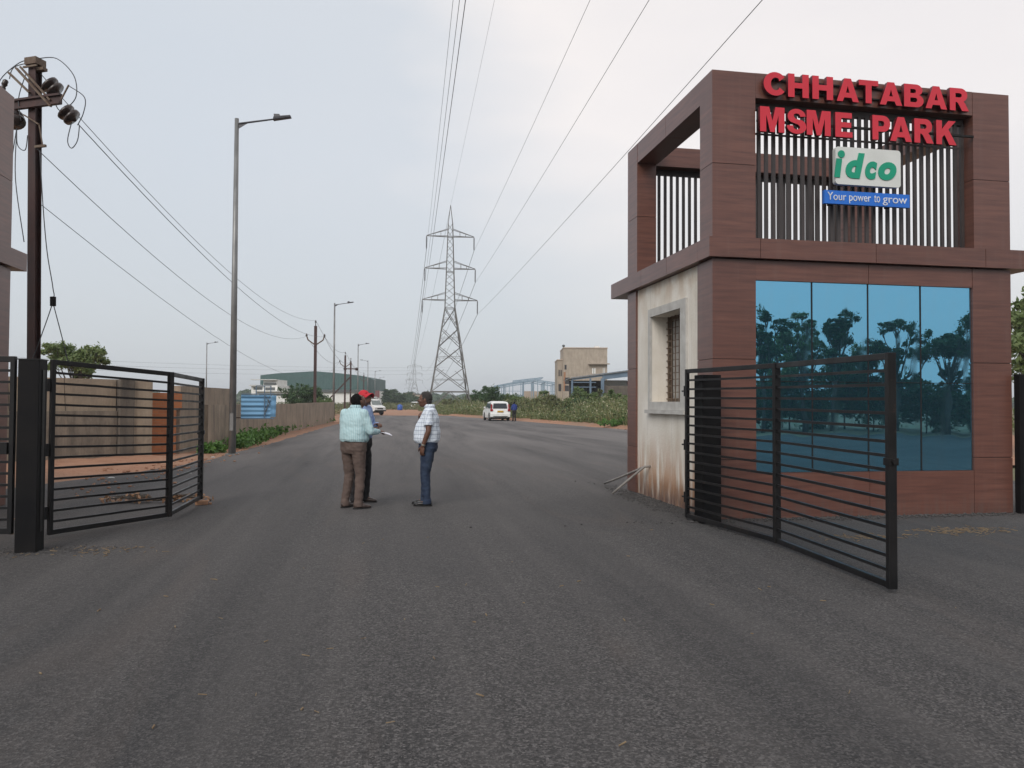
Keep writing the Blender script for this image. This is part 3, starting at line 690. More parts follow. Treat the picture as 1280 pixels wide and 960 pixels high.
# conduit cables out of the plaster wall
hole = Vector((GX+.03, GY+2.44, .52))
for k, (q, lab) in enumerate((((4.28,13.95,.03), 'grey cable from the plaster wall ending higher up, the farther of the pair'), ((3.93,12.35,.03), 'grey cable from the plaster wall bending down to the asphalt, the nearer of the pair'))):
    q = Vector(q); pts = [hole+Vector((.05,0,0)), hole+Vector((-.10,.02,-.02))]
    for t in (.25,.5,.75,1): pts.append((hole+Vector((-.10,.02,-.02))).lerp(q, t)+Vector((-.03*math.sin(t*3.1),0,-.02*math.sin(t*3.1))))
    tag(part('cable', MB().tube(pts, .02, 8), 'cable', None, True), lab, 'cable', 'cables from the wall')

# ================================================================ GATES
def panel(mbf, mbr, A, B, zb, zt, n, fw=.055, first=True, last=True):
    A = Vector(A); B = Vector(B); u = (B-A).normalized()
    a0 = A.copy(); b0 = B.copy()
    for z0, z1 in ((zb[0],zb[1]),(zt[0],zt[1])): mbf.bar((a0.x,a0.y,z0),(b0.x,b0.y,z1), .04, fw)
    if first: mbf.bar((A.x,A.y,zb[0]-fw/2),(A.x,A.y,zt[0]+fw/2), fw*.9, .045, up=(u.x,u.y,0))
    if last: mbf.bar((B.x,B.y,zb[1]-fw/2),(B.x,B.y,zt[1]+fw/2), fw*1.35, .05, up=(u.x,u.y,0))
    for k in range(1, n+1):
        t = k/(n+1); ps = []
        for q in (0,.33,.66,1):
            j = 0 if q in (0,1) else .5; c = A.lerp(B,q); ps.append(Vector((c.x+random.uniform(-.006,.006)*j, c.y+random.uniform(-.006,.006)*j, (zb[0]+(zt[0]-zb[0])*t)*(1-q)+(zb[1]+(zt[1]-zb[1])*t)*q+random.uniform(-.007,.007)*j)))
        mbr.bar(ps[0],ps[1],.022,.026); mbr.bar(ps[1],ps[2],.0222,.0262); mbr.bar(ps[2],ps[3],.022,.026)
def gate_leaf(P, zbs, zts, label, n=15, side=1):
    O = Vector((P[0][0],P[0][1],0)); t = thing('gate_leaf', O, label, 'gate', 'black steel gate leaves')
    f = MB(); r = MB()
    for i in range(len(P)-1):
        panel(f, r, Vector((*P[i],0))-O, Vector((*P[i+1],0))-O, (zbs[i],zbs[i+1]), (zts[i],zts[i+1]), n, first=(i==0))
    part('frame', f, 'black_steel', t, bev=.004); part('rails', r, 'black_steel', t)
    u = (Vector((*P[1],0))-O).normalized()
    for z in (.30,1.0,1.72):
        h = MB().lathe(-u*.05+Vector((0,0,z-.07)), [(0,.022),(.14,.022)], 10); h.bar(-u*.05+Vector((0,0,z)), -u*.13+Vector((0,0,z)), .02); part('hinge', h, 'black_steel', t)
    e_ = Vector((*P[-1],0))-O
    part('lock_bolt', MB().lathe(e_+Vector((0,-.05*side,1.08)), [(0,.02),(.05,.02)], 10, (0,1,0)).box(e_.x-.05,e_.x+.05,e_.y-.03,e_.y+.03,1.05,1.11), 'black_steel', t)
    return t
gate_leaf([(4.10,9.62),(4.33,7.72),(4.20,5.66)], [.06,.06,.06], [1.985,1.975,1.955], 'two panel black gate leaf opened towards the camera in front of the blue glass')
gate_leaf([(-3.57,9.28),(-2.64,10.52),(-2.61,12.17)], [.08,.08,.10], [1.98,1.90,1.87], 'two panel black gate leaf folded open on the left verge before the orange brickwork', side=-1)
def pedestrian_leaf(A, B, label, n=14):
    O = Vector((A[0],A[1],0)); t = thing('gate_leaf', O, label, 'gate', 'black steel gate leaves'); f = MB(); r = MB()
    panel(f, r, (0,0,0), Vector((*B,0))-O, (.22,.22), (1.97,1.97), n, fw=.06); part('frame', f, 'black_steel', t, bev=.004); part('rails', r, 'black_steel', t)
    part('latch', MB().box(.03,.12,-.05,.02,1.0,1.12) if B[0] > A[0] else MB().box(-.12,-.03,-.05,.02,1.0,1.12), 'black_steel', t); return t
pedestrian_leaf((-3.66,8.55),(-5.36,8.60), 'narrow black gate leaf cut by the left photo edge, left of the thick post')
pedestrian_leaf((9.22,9.60),(11.2,9.75), 'narrow black gate leaf cut by the right photo edge beyond the gatehouse')
def post(c, w, h, label):
    t = thing('gate_post', (c[0],c[1],0), label, 'gate post', 'black gate posts')
    part('column', MB().box(-w/2,w/2,-w/2,w/2,-.05,h), 'black_post', t, bev=.006)
    part('cap_plate', MB().box(-w/2-.006,w/2+.006,-w/2-.006,w/2+.006,h,h+.012), 'black_steel', t)
    part('hinge_plate', MB().box(w/2,w/2+.008,-.03,.03,.2,h-.1), 'black_steel', t); return t
post((-3.50,8.60), .20, 1.965, 'thick black square gate post left of the folded gate leaf')
post((4.27,9.80), .26, 1.93, 'black square gate post against the gatehouse corner behind the gate rails') if False else None
tp = thing('gate_post', (4.30,9.42,0), 'black square gate post against the gatehouse corner behind the gate rails', 'gate post', 'black gate posts')
part('column', MB().box(-.13,.13,-.13,.13,-.05,1.93), 'black_post', tp, bev=.006)
tp = thing('gate_post', (9.14,9.52,0), 'slim black gate post at the far right side of the gatehouse', 'gate post', 'black gate posts')
part('column', MB().box(-.045,.045,-.05,.05,-.05,2.0), 'black_post', tp, bev=.004)

# ================================================================ POLES, LAMPS, WIRES
def street_lamp():
    t = thing('street_lamp', (0,0,0), '', 'street lamp', 'street lamps along the road')
    mb = MB(); mb.tube([(0,0,-.1),(0,0,9.9)], [.105,.06], 10); part('pole', mb, 'grey_steel', t, True)
    part('base_plate', MB().box(-.16,.16,-.16,.16,-.01,.03), 'grey_steel', t); part('access_door', MB().box(-.05,.05,-.112,-.09,.7,1.2), 'grey_steel', t)
    part('arm', MB().tube([(.05,0,9.75),(1.15,0,9.93)], [.032,.024], 8).add([(.05,-.01,9.60),(.05,.01,9.60),(.05,-.01,9.76),(.05,.01,9.76),(.35,0,9.79)], [(0,2,4),(1,4,3),(0,4,1),(2,3,4),(0,1,3,2)]), 'lamp_grey', t)
    h = MB(); h.add([(1.05,-.09,9.88),(1.58,-.07,9.97),(1.58,.07,9.97),(1.05,.09,9.88),(1.08,-.10,9.98),(1.56,-.08,10.04),(1.56,.08,10.04),(1.08,.10,9.98)],
        [(0,3,2,1),(4,5,6,7),(0,1,5,4),(1,2,6,5),(2,3,7,6),(3,0,4,7)]); hd = part('lamp_head', h, 'lamp_grey', t, bev=.015)
    part('driver_box', MB().box(1.08,1.24,-.06,.06,9.985,10.06), 'lamp_grey', hd); return t
def depth_for(px, py_top, H): return (H-EYE)*FPX/(503-py_top)
lamp = street_lamp()
lamps = [(291,22.24,0,'nearest and tallest looking street lamp rising beside the blue corrugated sheet'),
 (417,64,0,'street lamp between the wooden looking wall end and the green warehouse, second along the road'),
 (447,109,0,'street lamp whose arm shows above the men, third along the road'),
 (459.5,152,180,'street lamp with its arm pointing left, in front of the warehouse end'),
 (468.5,203,0,'street lamp just right of the warehouse end, fifth along the road'),
 (474.5,256,0,'small street lamp above the truck, sixth along the road'),
 (478,330,0,'tiny farthest street lamp of the row'),
 (257.5,108,0,'lone street lamp standing far behind the wall on the left')]
for i, (px, d, a, lab) in enumerate(lamps):
    o = lamp if i == 0 else copy_tree(lamp); p = at(px, 503, d); o.location = (p.x, p.y, 0); o.rotation_euler.z = R(a-6); o['label'] = lab
    o.scale = (1,1,1)

def sag_pts(a, b, s, n=24):
    a = Vector(a); b = Vector(b); return [a.lerp(b, i/n)-Vector((0,0,s*4*(i/n)*(1-i/n))) for i in range(n+1)]
def wire(a, b, s, r, label, group, n=24):
    return tag(part('wire', MB().tube(sag_pts(a,b,s,n), r, 5, False), 'wire', None, True), label, 'wire', group)
# --- near pole
PD = 13.0
pb = at(42.5, 560, PD); pole = thing('electric_pole', (pb.x,pb.y,0), 'rust red steel pole with crossarm and insulators behind the left gate', 'electric pole', 'electric poles')
pole.rotation_euler = (0, R(-1.1), R(-24))
H0 = 7.45
mb = MB(); mb.box(-.075,.075,-.07,-.058,-.3,H0).box(-.075,.075,.058,.07,-.3,H0).box(-.010,.010,-.058,.058,-.3,H0)
part('steel_column', mb, 'rust_pole', pole)
mb = MB(); mb.box(-.12,.12,-.11,.11,H0-.10,H0+.02).box(-.05,.21,-.05,.05,H0-.20,H0-.15).box(-.14,.14,-.12,-.095,H0-.16,H0-.13); part('top_clamp', mb, 'rust', pole)
CZ = 6.66
mb = MB().box(-.95,.66,-.125,-.092,CZ-.09,CZ+.09).box(-.95,.66,-.16,-.125,CZ+.055,CZ+.09).box(-.95,.66,-.16,-.125,CZ-.09,CZ-.055); part('crossarm', mb, 'rust_pole', pole)
def insulator(c, ax, r, parent, n=2):
    mb = MB(); prof = [(-.10,.02)]
    for k in range(n): h = -.06+k*.12; prof += [(h-.03,.03),(h-.015,r),(h+.03,r*.96),(h+.05,.05)]
    prof += [(.15,.02)]
    mb.lathe(c, prof, 16, ax); return part('insulator', mb, 'insul', parent, True)
insulator((.80,-.10,CZ-.28), (.6,.3,-.62),   .155, pole); insulator((-.32,-.10,CZ-.25), (.5,-.2,-.7), .155, pole); insulator((.34,.02,H0-.50), (.55,.3,-.65), .16, pole)
mb = MB(); mb.bar((-.42,-.13,H0-.22),(.02,-.13,H0-.62),.045,.03); mb.bar((-.22,-.17,H0-.18),(.50,-.17,H0-.92),.05,.03); mb.bar((-.17,-.14,H0-.15),(.46,-.14,H0-.80),.03,.03); part('bracket', mb, 'rust', pole)
mb = MB(); mb.bar((-.1,-.13,CZ-.20),(.22,-.13,CZ-.40),.03,.02).bar((.22,-.13,CZ-.40),(.30,-.13,CZ-.78),.015).bar((.14,-.13,CZ-.78),(.36,-.13,CZ-.78),.04).bar((.66,-.12,CZ-.02),(.82,-.12,CZ+.22),.02); part('switch_arm', mb, 'rust', pole)
insulator((-.52,-.13,H0-.42), (-.4,0,-.8), .045, pole, 2); insulator((-.66,-.13,H0-.72), (-.3,0,-.9), .045, pole, 2)
def loop(pts, r=.008):
    P = [Vector(p) for p in pts]; out_ = []
    for i in range(len(P)-1):
        p0 = P[max(i-1,0)]; p1 = P[i]; p2 = P[i+1]; p3 = P[min(i+2,len(P)-1)]
        for k in range(6):
            t = k/6; out_.append(.5*((2*p1)+(-p0+p2)*t+(2*p0-5*p1+4*p2-p3)*t*t+(-p0+3*p1-3*p2+p3)*t**3))
    out_.append(P[-1]); return MB().tube(out_, r, 6)
z_ = H0
for pts in ([(.05,0,z_+.03),(.45,0,z_-.02),(.8,0,z_-.35),(.86,0,z_-.7),(.7,0,z_-.88),(.5,0,z_-.92),(.35,0,z_-.62)],
            [(-.05,0,z_+.03),(-.35,0,z_),(-.75,0,z_-.25),(-.78,0,z_-.55),(-.66,-.1,z_-.80)],
            [(-.1,0,z_-.02),(-.35,-.1,z_-.12),(-.42,-.12,z_-.32)],
            [(.82,-.1,CZ+.20),(1.12,-.1,CZ-.02),(1.10,-.1,CZ-.28),(.98,-.1,CZ-.48)],
            [(.86,-.1,CZ-.42),(.78,-.1,CZ-.72),(.86,-.1,CZ-.86),(.98,-.1,CZ-.74),(1.02,-.1,CZ-.48)],
            [(-.28,-.1,CZ-.4),(-.26,-.1,CZ-.7),(-.1,-.1,CZ-.8),(-.05,-.1,CZ-.55)],
            [(-.05,-.14,CZ+.5),(-.2,-.14,CZ+.1),(-.15,-.14,CZ-.3)],
            [(-.28,-.1,CZ-.4),(-.42,-.1,CZ-1.1),(-.55,-.1,CZ-1.55),(-.57,-.1,CZ-1.9)],
            [(-.28,-.1,CZ-.45),(-.3,-.1,CZ-1.3),(-.08,-.13,CZ-2.4)],
            [(.24,-.13,CZ-.85),(.3,-.12,CZ-1.8),(.37,-.1,CZ-2.6),(.47,-.08,CZ-3.2),(.47,-.08,CZ-3.45),(.2,-.12,CZ-4.2),(0,-.13,CZ-4.7),(.1,-.12,CZ-5.3)],
            [(.47,-.08,CZ-3.45),(.60,0,CZ-4.1),(.68,.1,CZ-4.7)]):
    part('jumper_cable', loop(pts), 'wire', pole, True)
part('cable_joint', MB().box(.44,.51,-.11,-.05,CZ-3.52,CZ-3.36), 'black_post', pole)
# --- farther poles
def far_pole(px, ytop, H, label, brace=False, arms=True, d=None, mat='rust_pole'):
    d = d or (H-EYE)*FPX/(503-ytop); p = at(px, 503, d); t = thing('electric_pole', (p.x,p.y,0), label, 'electric pole', 'electric poles')
    part('steel_column', MB().box(-.10,.10,-.10,.10,-.1,H-.45), mat, t)
    part('top_pin', MB().tube([(0,0,H-.45),(0,0,H-.05)], .03).lathe((0,0,H-.22), [(0,.03),(.02,.07),(.1,.06),(.18,.03)], 10), 'insul', t)
    if arms:
        part('crossarm', MB().tube([(-.62,0,H-1.15),(-.52,0,H-1.45),(-.1,0,H-1.75),(.1,0,H-1.75),(.52,0,H-1.45),(.62,0,H-1.15)], .05, 6), 'rust', t)
        for s in (-1,1): part('insulator', MB().lathe((s*.62,0,H-1.2), [(0,.03),(.02,.08),(.1,.07),(.2,.03)], 10), 'insul', t)
    if brace:
        part('crossarm', MB().box(-.7,.75,-.12,-.10,H-1.5,H-1.35), mat, t)
        for s in (-.7,.75): part('insulator', MB().ell((s,0,H-1.43), (.22,.16,.2), seg=10, rings=6), 'insul', t)
        part('brace', MB().bar((0,0,H-2.4),(-4.2,0,.2),.16), mat, t)
    return t, Vector((p.x,p.y,0)), d
p1, P1, d1 = far_pole(393.5, 400, 7.4, 'dark red steel pole standing at the wall, its insulators clear against the sky', d=54)
p2, P2, d2 = far_pole(431, 440, 7.4, 'grey steel pole with curved arms standing just left of the braced pole', d=88)
p3, P3, d3 = far_pole(438, 449, 7.2, 'dark steel pole held by a slanting brace before the green warehouse', brace=True, arms=False, d=97)
p4, P4, d4 = far_pole(454.5, 466, 7.4, 'small dark steel pole between the lamp posts in front of the warehouse end', d=150)
WG = 'wires between the electric poles'
def pl(o, v): 
    return o.matrix_basis @ Vector(v)
bpy.context.view_layer.update()
a1 = pl(pole, (.98,-.08,CZ-.46)); a0 = pl(pole, (.45,.05,H0-.62)); a2 = pl(pole, (.15,-.12,CZ-.80)); a3 = pl(pole, (.15,0,CZ-1.75))
wire(a1, P1+Vector((.62,0,6.2)), 1.0, .008, 'upper of the two close wires dropping from the right end insulator', WG)
wire(pl(pole, (.12,0,H0-.25)), P1+Vector((0,0,7.35)), 1.15, .007, 'wire from the pole top running over the crossarm end to the second pole', WG)
wire(a2, P1+Vector((-.62,0,6.2)), 1.25, .007, 'wire leaving the near pole below its crossarm', WG)
wire(a3, P2+Vector((-.62,0,6.2)), 2.4, .006, 'lowest thin wire leaving the near pole across the sky', WG)
for k, (x, z, lab) in enumerate(((-.62,6.2,'left'),(.62,6.2,'right'),(0,7.35,'top'))):
    wire(P1+Vector((x,0,z)), P2+Vector((x,0,z)), .8, .012, lab+' insulator wire between second and third pole', WG)
    wire(P2+Vector((x,0,z)), P4+Vector((x,0,z)), .8, .014, lab+' insulator wire from the curved arm pole to the farthest pole', WG)
for k, (z, lab) in enumerate(((10.6,'upper'),(9.6,'middle'),(8.4,'lower'))):
    wire(at(-60,503,150).xy.to_3d()+Vector((0,0,z)), at(560,503,260).xy.to_3d()+Vector((0,0,z+3)), 1.0, .018, lab+' far level wire crossing the sky above the wall', WG)

# --- lattice tower
def tower():
    t = thing('transmission_tower', (0,0,0), '', 'power tower', 'transmission towers')
    H = 30.3; b0, b1, zw = 3.15, .72, 15.2
    def hw(z): return b0+(b1-b0)*z/zw if z < zw else b1+(.32-b1)*(z-zw)/(27.6-zw)
    legs = MB()
    for sx in (-1,1):
        for sy in (-1,1):
            legs.bar((sx*b0,sy*b0,-.3),(sx*b1,sy*b1,zw),.15); legs.bar((sx*b1,sy*b1,zw),(sx*.32,sy*.32,27.6),.11); legs.bar((sx*.32,sy*.32,27.6),(0,0,H),.08)
    part('leg_frame', legs, 'tower_steel', t)
    br = MB()
    zs = [3.1,6.6,9.6,12.2,15.2]+[15.2+k*1.03 for k in range(1,13)]
    def faces(z): h = hw(z); return [(Vector((-h,-h,z)),Vector((h,-h,z))),(Vector((h,-h,z)),Vector((h,h,z))),(Vector((h,h,z)),Vector((-h,h,z))),(Vector((-h,h,z)),Vector((-h,-h,z)))]
    for i, (za, zb) in enumerate(zip(zs, zs[1:])):
        A, B = faces(za), faces(zb); wd = .085 if zb <= 15.3 else .055
        for (a,b),(c,d) in zip(A,B):
            br.bar(a,d,wd); 
            if zb <= 15.3: br.bar(b,c,wd); m = (a+d)/2; br.bar((a+c)/2, m, .05); br.bar((b+d)/2, m, .05); br.bar((a+c)/2, a.lerp(b,.0).lerp(d,.25), .05); br.bar((b+d)/2, b.lerp(c,.25), .05); br.bar((a+c)/2, a.lerp(d,.75).lerp(c,.6), .05)
    for a, b in faces(3.1): br.bar(a,b,.14)
    g0 = faces(-.2)
    for (a,b),(c,d) in zip(g0, faces(3.1)): m = (c+d)/2; br.bar(a.lerp(c,.1),m,.09); br.bar(b.lerp(d,.1),m,.09); br.bar(a.lerp(c,.5),m.lerp(a,.5),.05); br.bar(b.lerp(d,.5),m.lerp(b,.5),.05)
    for z in (15.2,20.5,25.6): 
        for a, b in faces(z): br.bar(a,b,.08)
    part('bracing', br, 'tower_steel', t)
    tips = []
    for z, L_ in ((16.4,4.0),(21.0,3.65),(25.7,3.45)):
        for s in (-1,1):
            mb = MB(); h = hw(z); tip = Vector((s*L_,0,z)); tips.append((s,z,tip))
            for sy in (-1,1):
                a = Vector((s*h,sy*h,z)); c = Vector((s*hw(z+1),sy*hw(z+1),z+1.05)); mb.bar(a,tip,.09); mb.bar(c,tip+Vector((0,0,.05)),.07)
                for q in (.33,.6): mb.bar(a.lerp(tip,q), c.lerp(tip,q), .045)
            for q in (.33,.6): mb.bar(Vector((s*h,-h,z)).lerp(tip,q), Vector((s*h,h,z)).lerp(tip,q),.045)
            part('crossarm', mb, 'tower_steel', t)
            im = MB(); prof = []
            for k in range(12): prof += [(-.15-k*.145,.05),(-.19-k*.145,.135),(-.22-k*.145,.05)]
            im.lathe(tip, [(0,.03)]+prof+[(-2.0,.03)], 10); part('insulator_string', im, 'insul', t)
    return t, tips
tw, tips = tower()
T1 = at(561.5,503,110); T2 = at(518,503,470); T3 = at(511.5,503,760)
_a = math.pi+YAW-R(7.5); T0 = T1 + Vector((math.sin(_a), math.cos(_a), 0))*250; T0.z = 0
dirv = (T1-T0).xy; ang = math.atan2(dirv.y, dirv.x)-math.pi/2
locs = [(T1,'large lattice tower carrying the overhead power lines beyond the road'),(T2,'smaller distant lattice tower low on the horizon left of the big one'),(T3,'faintest and farthest lattice tower, close left of the second'),(T0,'lattice tower standing behind the camera where the lines run on')]
tos = []
for i, (p, lab) in enumerate(locs):
    o = tw if i == 0 else copy_tree(tw); o.location = (p.x,p.y,0); o.rotation_euler.z = ang; o['label'] = lab; tos.append(o)
tos[1].scale = (1.25,1.25,.93); tos[2].scale = (1.15,1.15,.95)
bpy.context.view_layer.update()
TG = 'overhead power lines'
nm = {0:'bottom',1:'middle',2:'top'}
def twire(o1, o2, v, s, r, lab):
    return wire(o1.matrix_world@Vector(v), o2.matrix_world@Vector(v), s, r, lab, TG, 40)
def tm(o): return Matrix.LocRotScale(o.location, o.rotation_euler, o.scale)
for i, (s, z, tip) in enumerate(tips):
    v = tip-Vector((0,0,2.0)); side = 'left' if s < 0 else 'right'; lev = nm[i//2]
    wire(tm(tos[0])@v, tm(tos[3])@v, 2.0, .012, f'{side} {lev} conductor sweeping from the big tower overhead', TG, 60)
    wire(tm(tos[0])@v, tm(tos[1])@v, 7.0, .030, f'{side} {lev} conductor running from the big tower to the distant one', TG, 40)
wire(tm(tos[0])@Vector((0,0,30.2)), tm(tos[3])@Vector((0,0,30.2)), 1.6, .009, 'thin earth wire from the big tower apex overhead', TG, 60)
wire(tm(tos[0])@Vector((0,0,30.2)), tm(tos[1])@Vector((0,0,30.2)), 5, .02, 'thin earth wire from the big tower apex to the distant tower', TG, 40)

# ================================================================ LEFT WALLS
def wall_seg(mb, A, B, t, z0, z1, z0b=None, z1b=None):
    A = Vector((*A,0)); B = Vector((*B,0)); n = Vector((-(B-A).y,(B-A).x,0)).normalized()*t; z1b = z1 if z1b is None else z1b
    P = [A,B,B+n,A+n]; zt = [z1,z1b,z1b,z1]
    mb.add([(p.x,p.y,z0) for p in P]+[(p.x,p.y,z) for p,z in zip(P,zt)], [(0,3,2,1),(4,5,6,7),(0,1,5,4),(1,2,6,5),(2,3,7,6),(3,0,4,7)]); return mb
A0,A1 = (-16.0,13.0),(-6.85,21.85)
t = thing('boundary_wall', (0,0,0), 'tall cement wall with a dark lower half seen through the left gate leaf', 'wall', 'boundary walls')
part('wall_face', wall_seg(MB(), A0, A1, .2, -.1, 2.12), 'wall_light', t)
o_ = Vector((.06,-.06))
part('plinth', wall_seg(MB(), (A0[0]+.05,A0[1]-.05), (A1[0]+.05,A1[1]-.05), .06, -.1, 1.28), 'wall_grime', t)
mb = MB()
for q in (.80,.90): 
    c = Vector(A0).lerp(Vector(A1), q); mb.bar((c.x+.004,c.y-.004,1.29),(c.x-.03,c.y-.03,2.12),.008,.008)
part('crack', mb, 'dark_core', t)
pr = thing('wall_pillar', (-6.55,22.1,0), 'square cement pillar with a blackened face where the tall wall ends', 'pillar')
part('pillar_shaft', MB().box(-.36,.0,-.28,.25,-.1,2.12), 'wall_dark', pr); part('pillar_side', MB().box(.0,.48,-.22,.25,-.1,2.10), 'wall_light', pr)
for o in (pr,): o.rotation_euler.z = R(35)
t = tag(part('brick_infill', wall_seg(MB(), (-6.2,22.5), (-5.62,23.05), .15, -.1, 1.78), 'brick'), 'bare orange brickwork closing the gap between two cement walls', 'brick wall')
t = tag(part('brick_infill', wall_seg(MB(), (-5.62,23.05), (-5.5,23.16), .15, 1.35, 1.78), 'brick'), 'small overhanging piece of orange brickwork beside the larger one', 'brick wall')
t = thing('boundary_wall', (0,0,0), 'long low cement wall with vertical stains running along the road verge', 'wall', 'boundary walls')
part('wall_face', wall_seg(MB(), (-5.55,23.2),(-5.0,28.2), .2, -.1, 1.99), 'wall', t, label='taller end of the cement wall beside the brickwork')
part('low_wall', wall_seg(MB(), (-5.16,25.0),(-4.15,43), .2, -.1, 1.44), 'wall', t)
part('low_wall', wall_seg(MB(), (-4.15,43),(-3.25,60.5), .2, -.1, 1.46, None, 1.53), 'wall', t)
mb = MB(); mb.box(-5.335,-5.32,24.55,24.62,1.05,1.38); nt_ = tag(part('notice', MB().bar((-5.30,24.6,1.16),(-5.30,24.6,1.34),.075,.012), 'plate_w'), 'tiny pale tag on the cement wall left of the lamp post', 'notice')
# blue sheet hung on the wall
bs = thing('blue_sheet_panel', (-4.62,27.6,.98), 'light blue corrugated metal sheet panel hung on the wall by the nearest lamp post', 'metal sheet', rz=R(20))
mb = MB(); n = 28
for k in range(n):
    z0 = k*.8/n; z1 = (k+1)*.8/n; y0 = .018*math.sin(k*2*math.pi/5.6); y1 = .018*math.sin((k+1)*2*math.pi/5.6)
    mb.add([(0,y0,z0),(1.0,y0,z0),(1.0,y1,z1),(0,y1,z1),(0,y0+.03,z0),(1.0,y0+.03,z0),(1.0,y1+.03,z1),(0,y1+.03,z1)], [(0,1,2,3),(7,6,5,4),(0,3,7,4),(1,5,6,2)])
part('sheet', mb, 'blue_sheet', bs)
part('edge_frame', MB().bar((0,-.01,-.02),(1.12,-.01,-.02),.04).bar((0,-.01,.82),(1.12,-.01,.84),.04).bar((.78,-.03,0),(.78,-.03,1.12),.03).bar((.5,0,.8),(.5,0,1.12),.03).bar((.5,0,1.12),(1.02,0,1.12),.03).bar((1.0,0,.8),(1.0,0,1.12),.03), 'blue_steel', bs)
mb = MB()
for k in range(9):
    x = 1.0+.16*k/8
    z0,z1 = .03+.01*math.sin(k*3), .8-.02*abs(math.sin(k*2)); mb.bar((x,.02*math.sin(k*1.9),z0),(x+.02*math.sin(k),.02*math.cos(k*1.7),z1),.03,.02)
part('crumpled_edge', mb, 'blue_sheet', bs)
part('brace_wire', MB().bar((.82,-.04,.2),(.95,-.04,.75),.015).bar((.82,-.04,.75),(.98,-.04,.45),.015).bar((.80,-.03,.1),(.98,-.03,.62),.012), 'wall_dark', bs)
part('bracket', MB().bar((.2,.05,0),(-.2,.65,0),.04), 'rust', bs); part('bracket', MB().bar((.8,.05,0),(.6,.5,0),.04), 'rust', bs)

# ================================================================ BUILDINGS FAR OFF
def cam_frame(px, d): p = at(px,503,d); return (p.x,p.y,0), -YAW-math.atan((px-640)/FPX)*0
def XW(px, px0, d): return (px-px0)*d/FPX
def ZH(py, d, px=400): return EYE+((502.7+(px-471)*.0052)-py)*d/FPX
wh = thing('warehouse', cam_frame(325,200)[0], 'big dark green metal warehouse with a low curved roofline and pale base', 'warehouse', rz=-YAW)
d = 200; X = lambda p: XW(p,325,d)
pts = [(0,ZH(469.5,d)),(X(345),ZH(467,d)),(X(393),ZH(464,d)),(X(425),ZH(466.5,d)),(X(452),ZH(469.5,d)),(X(458),ZH(471,d))]
mb = MB(); zb = ZH(487,d)
n = len(pts); V = [(x,0,z) for x,z in pts]+[(pts[-1][0],0,zb),(0,0,zb)]; V2 = [(x,30,z) for x,y,z in V]; m_ = len(V)
mb.add(V+V2, [tuple(range(m_)), tuple(range(m_,2*m_))[::-1]]+[(i,m_+i,m_+(i+1)%m_,(i+1)%m_) for i in range(m_)])
part('cladding', mb, 'green_sheet', wh)
part('side_bay', MB().add([(X(458),0,zb-2),(X(461),3,zb-2),(X(463.5),9,zb-2),(X(458),0,ZH(471,d)),(X(461),3,ZH(472.3,d)),(X(463.5),9,ZH(475,d)),(X(458),9,zb-2),(X(458),9,ZH(471,d))],[(0,1,4,3),(1,2,5,4),(2,6,7,5),(3,4,5,7)]), 'green_sheet', wh)
part('base_wall', MB().box(.2,X(457.5),.3,29,-.1,zb), 'bld_white', wh); part('eaves_band', MB().box(0,X(458),-.3,-.02,zb-.7,zb-.1), 'bld_dark', wh)
wb = thing('office_building', cam_frame(309,168)[0], 'white stepped office building left of the green warehouse', 'building', rz=-YAW)
d = 168; X = lambda p: XW(p,309,d); Z = lambda p: ZH(p,d,325)
part('wall', MB().box(X(310),X(343),2,12,-.1,Z(481)).box(X(324.5),X(342),2.4,10,Z(481),Z(474)).box(X(318),X(368),1,1.9,-.1,Z(488.5)), 'bld_white', wb)
part('canopy', MB().box(X(308.5),X(325),1.2,4,Z(482.3),Z(481)).box(X(310),X(343),1.4,3,Z(474.8),Z(473.8)).box(X(316),X(372),.2,1,Z(489.5),Z(488.6)), 'plate_w', wb)
for a,b,c_,e_ in ((326,341,478,481),(313,324,484,487),(328,340,484,487.5),(322,360,492,494.5)): part('window', MB().box(X(a),X(b),(1.9 if c_<490 else .93),(2.39 if c_<480 else (1.99 if c_<490 else .99)),Z(e_),Z(c_)), 'bld_dark', wb)
cb = thing('concrete_building', cam_frame(697,122)[0], 'tall bare concrete building block rising behind the blue framed shed', 'building', rz=-YAW)
d = 122; X = lambda p: XW(p,697,d); Z = lambda p: ZH(p,d,720)
part('wall', MB().box(X(704),X(759),0,8,-.1,Z(435.5)).box(X(697),X(704)-.02,1.0,8,-.1,Z(450)), 'bld_conc', cb)
part('parapet', MB().box(X(703.6),X(759.4),-.1,8.1,Z(435.4),Z(434.2)).box(X(696.6),X(703.9),.9,8.1,Z(449.9),Z(448.9)), 'bld_tan', cb)
part('sunshade', MB().box(X(735),X(761.5),-.7,-.02,Z(455.4),Z(454.2)), 'bld_conc', cb)
part('water_tank', MB().box(X(744),X(750),1,2,Z(434),Z(431.8)), 'bld_white', cb)
part('roof_vent', MB().tube([(X(704.5),.5,Z(436)),(X(704.5),.5,Z(432))],.12).ell((X(704.5),.5,Z(432)),(.25,.25,.2)), 'bld_dark', cb)
for a,b,c_,e_ in ((740,744.3,460,467),(753.5,756,459.5,466)): 
    w_ = part('window', MB().box(X(a),X(b),-.03,-.005,Z(e_),Z(c_)), 'bld_white', cb)
    part('window_bar', MB().box(X((a+b)/2)-.04,X((a+b)/2)+.04,-.05,-.035,Z(e_),Z(c_)), 'bld_dark', w_)
for a,b,c_,e_ in ((705.5,708,456,462),(698.5,700,462,470),(701,702.5,462,470),(706,712,472,480),(706,711,482,489),(698.5,702,480,489)): part('opening', MB().box(X(a),X(b),(-.03 if a>704 else .97),(-.005 if a>704 else .995),Z(e_),Z(c_)), 'interior_shade', cb)  # flat dark boxes, the shade of each hole put into their colour
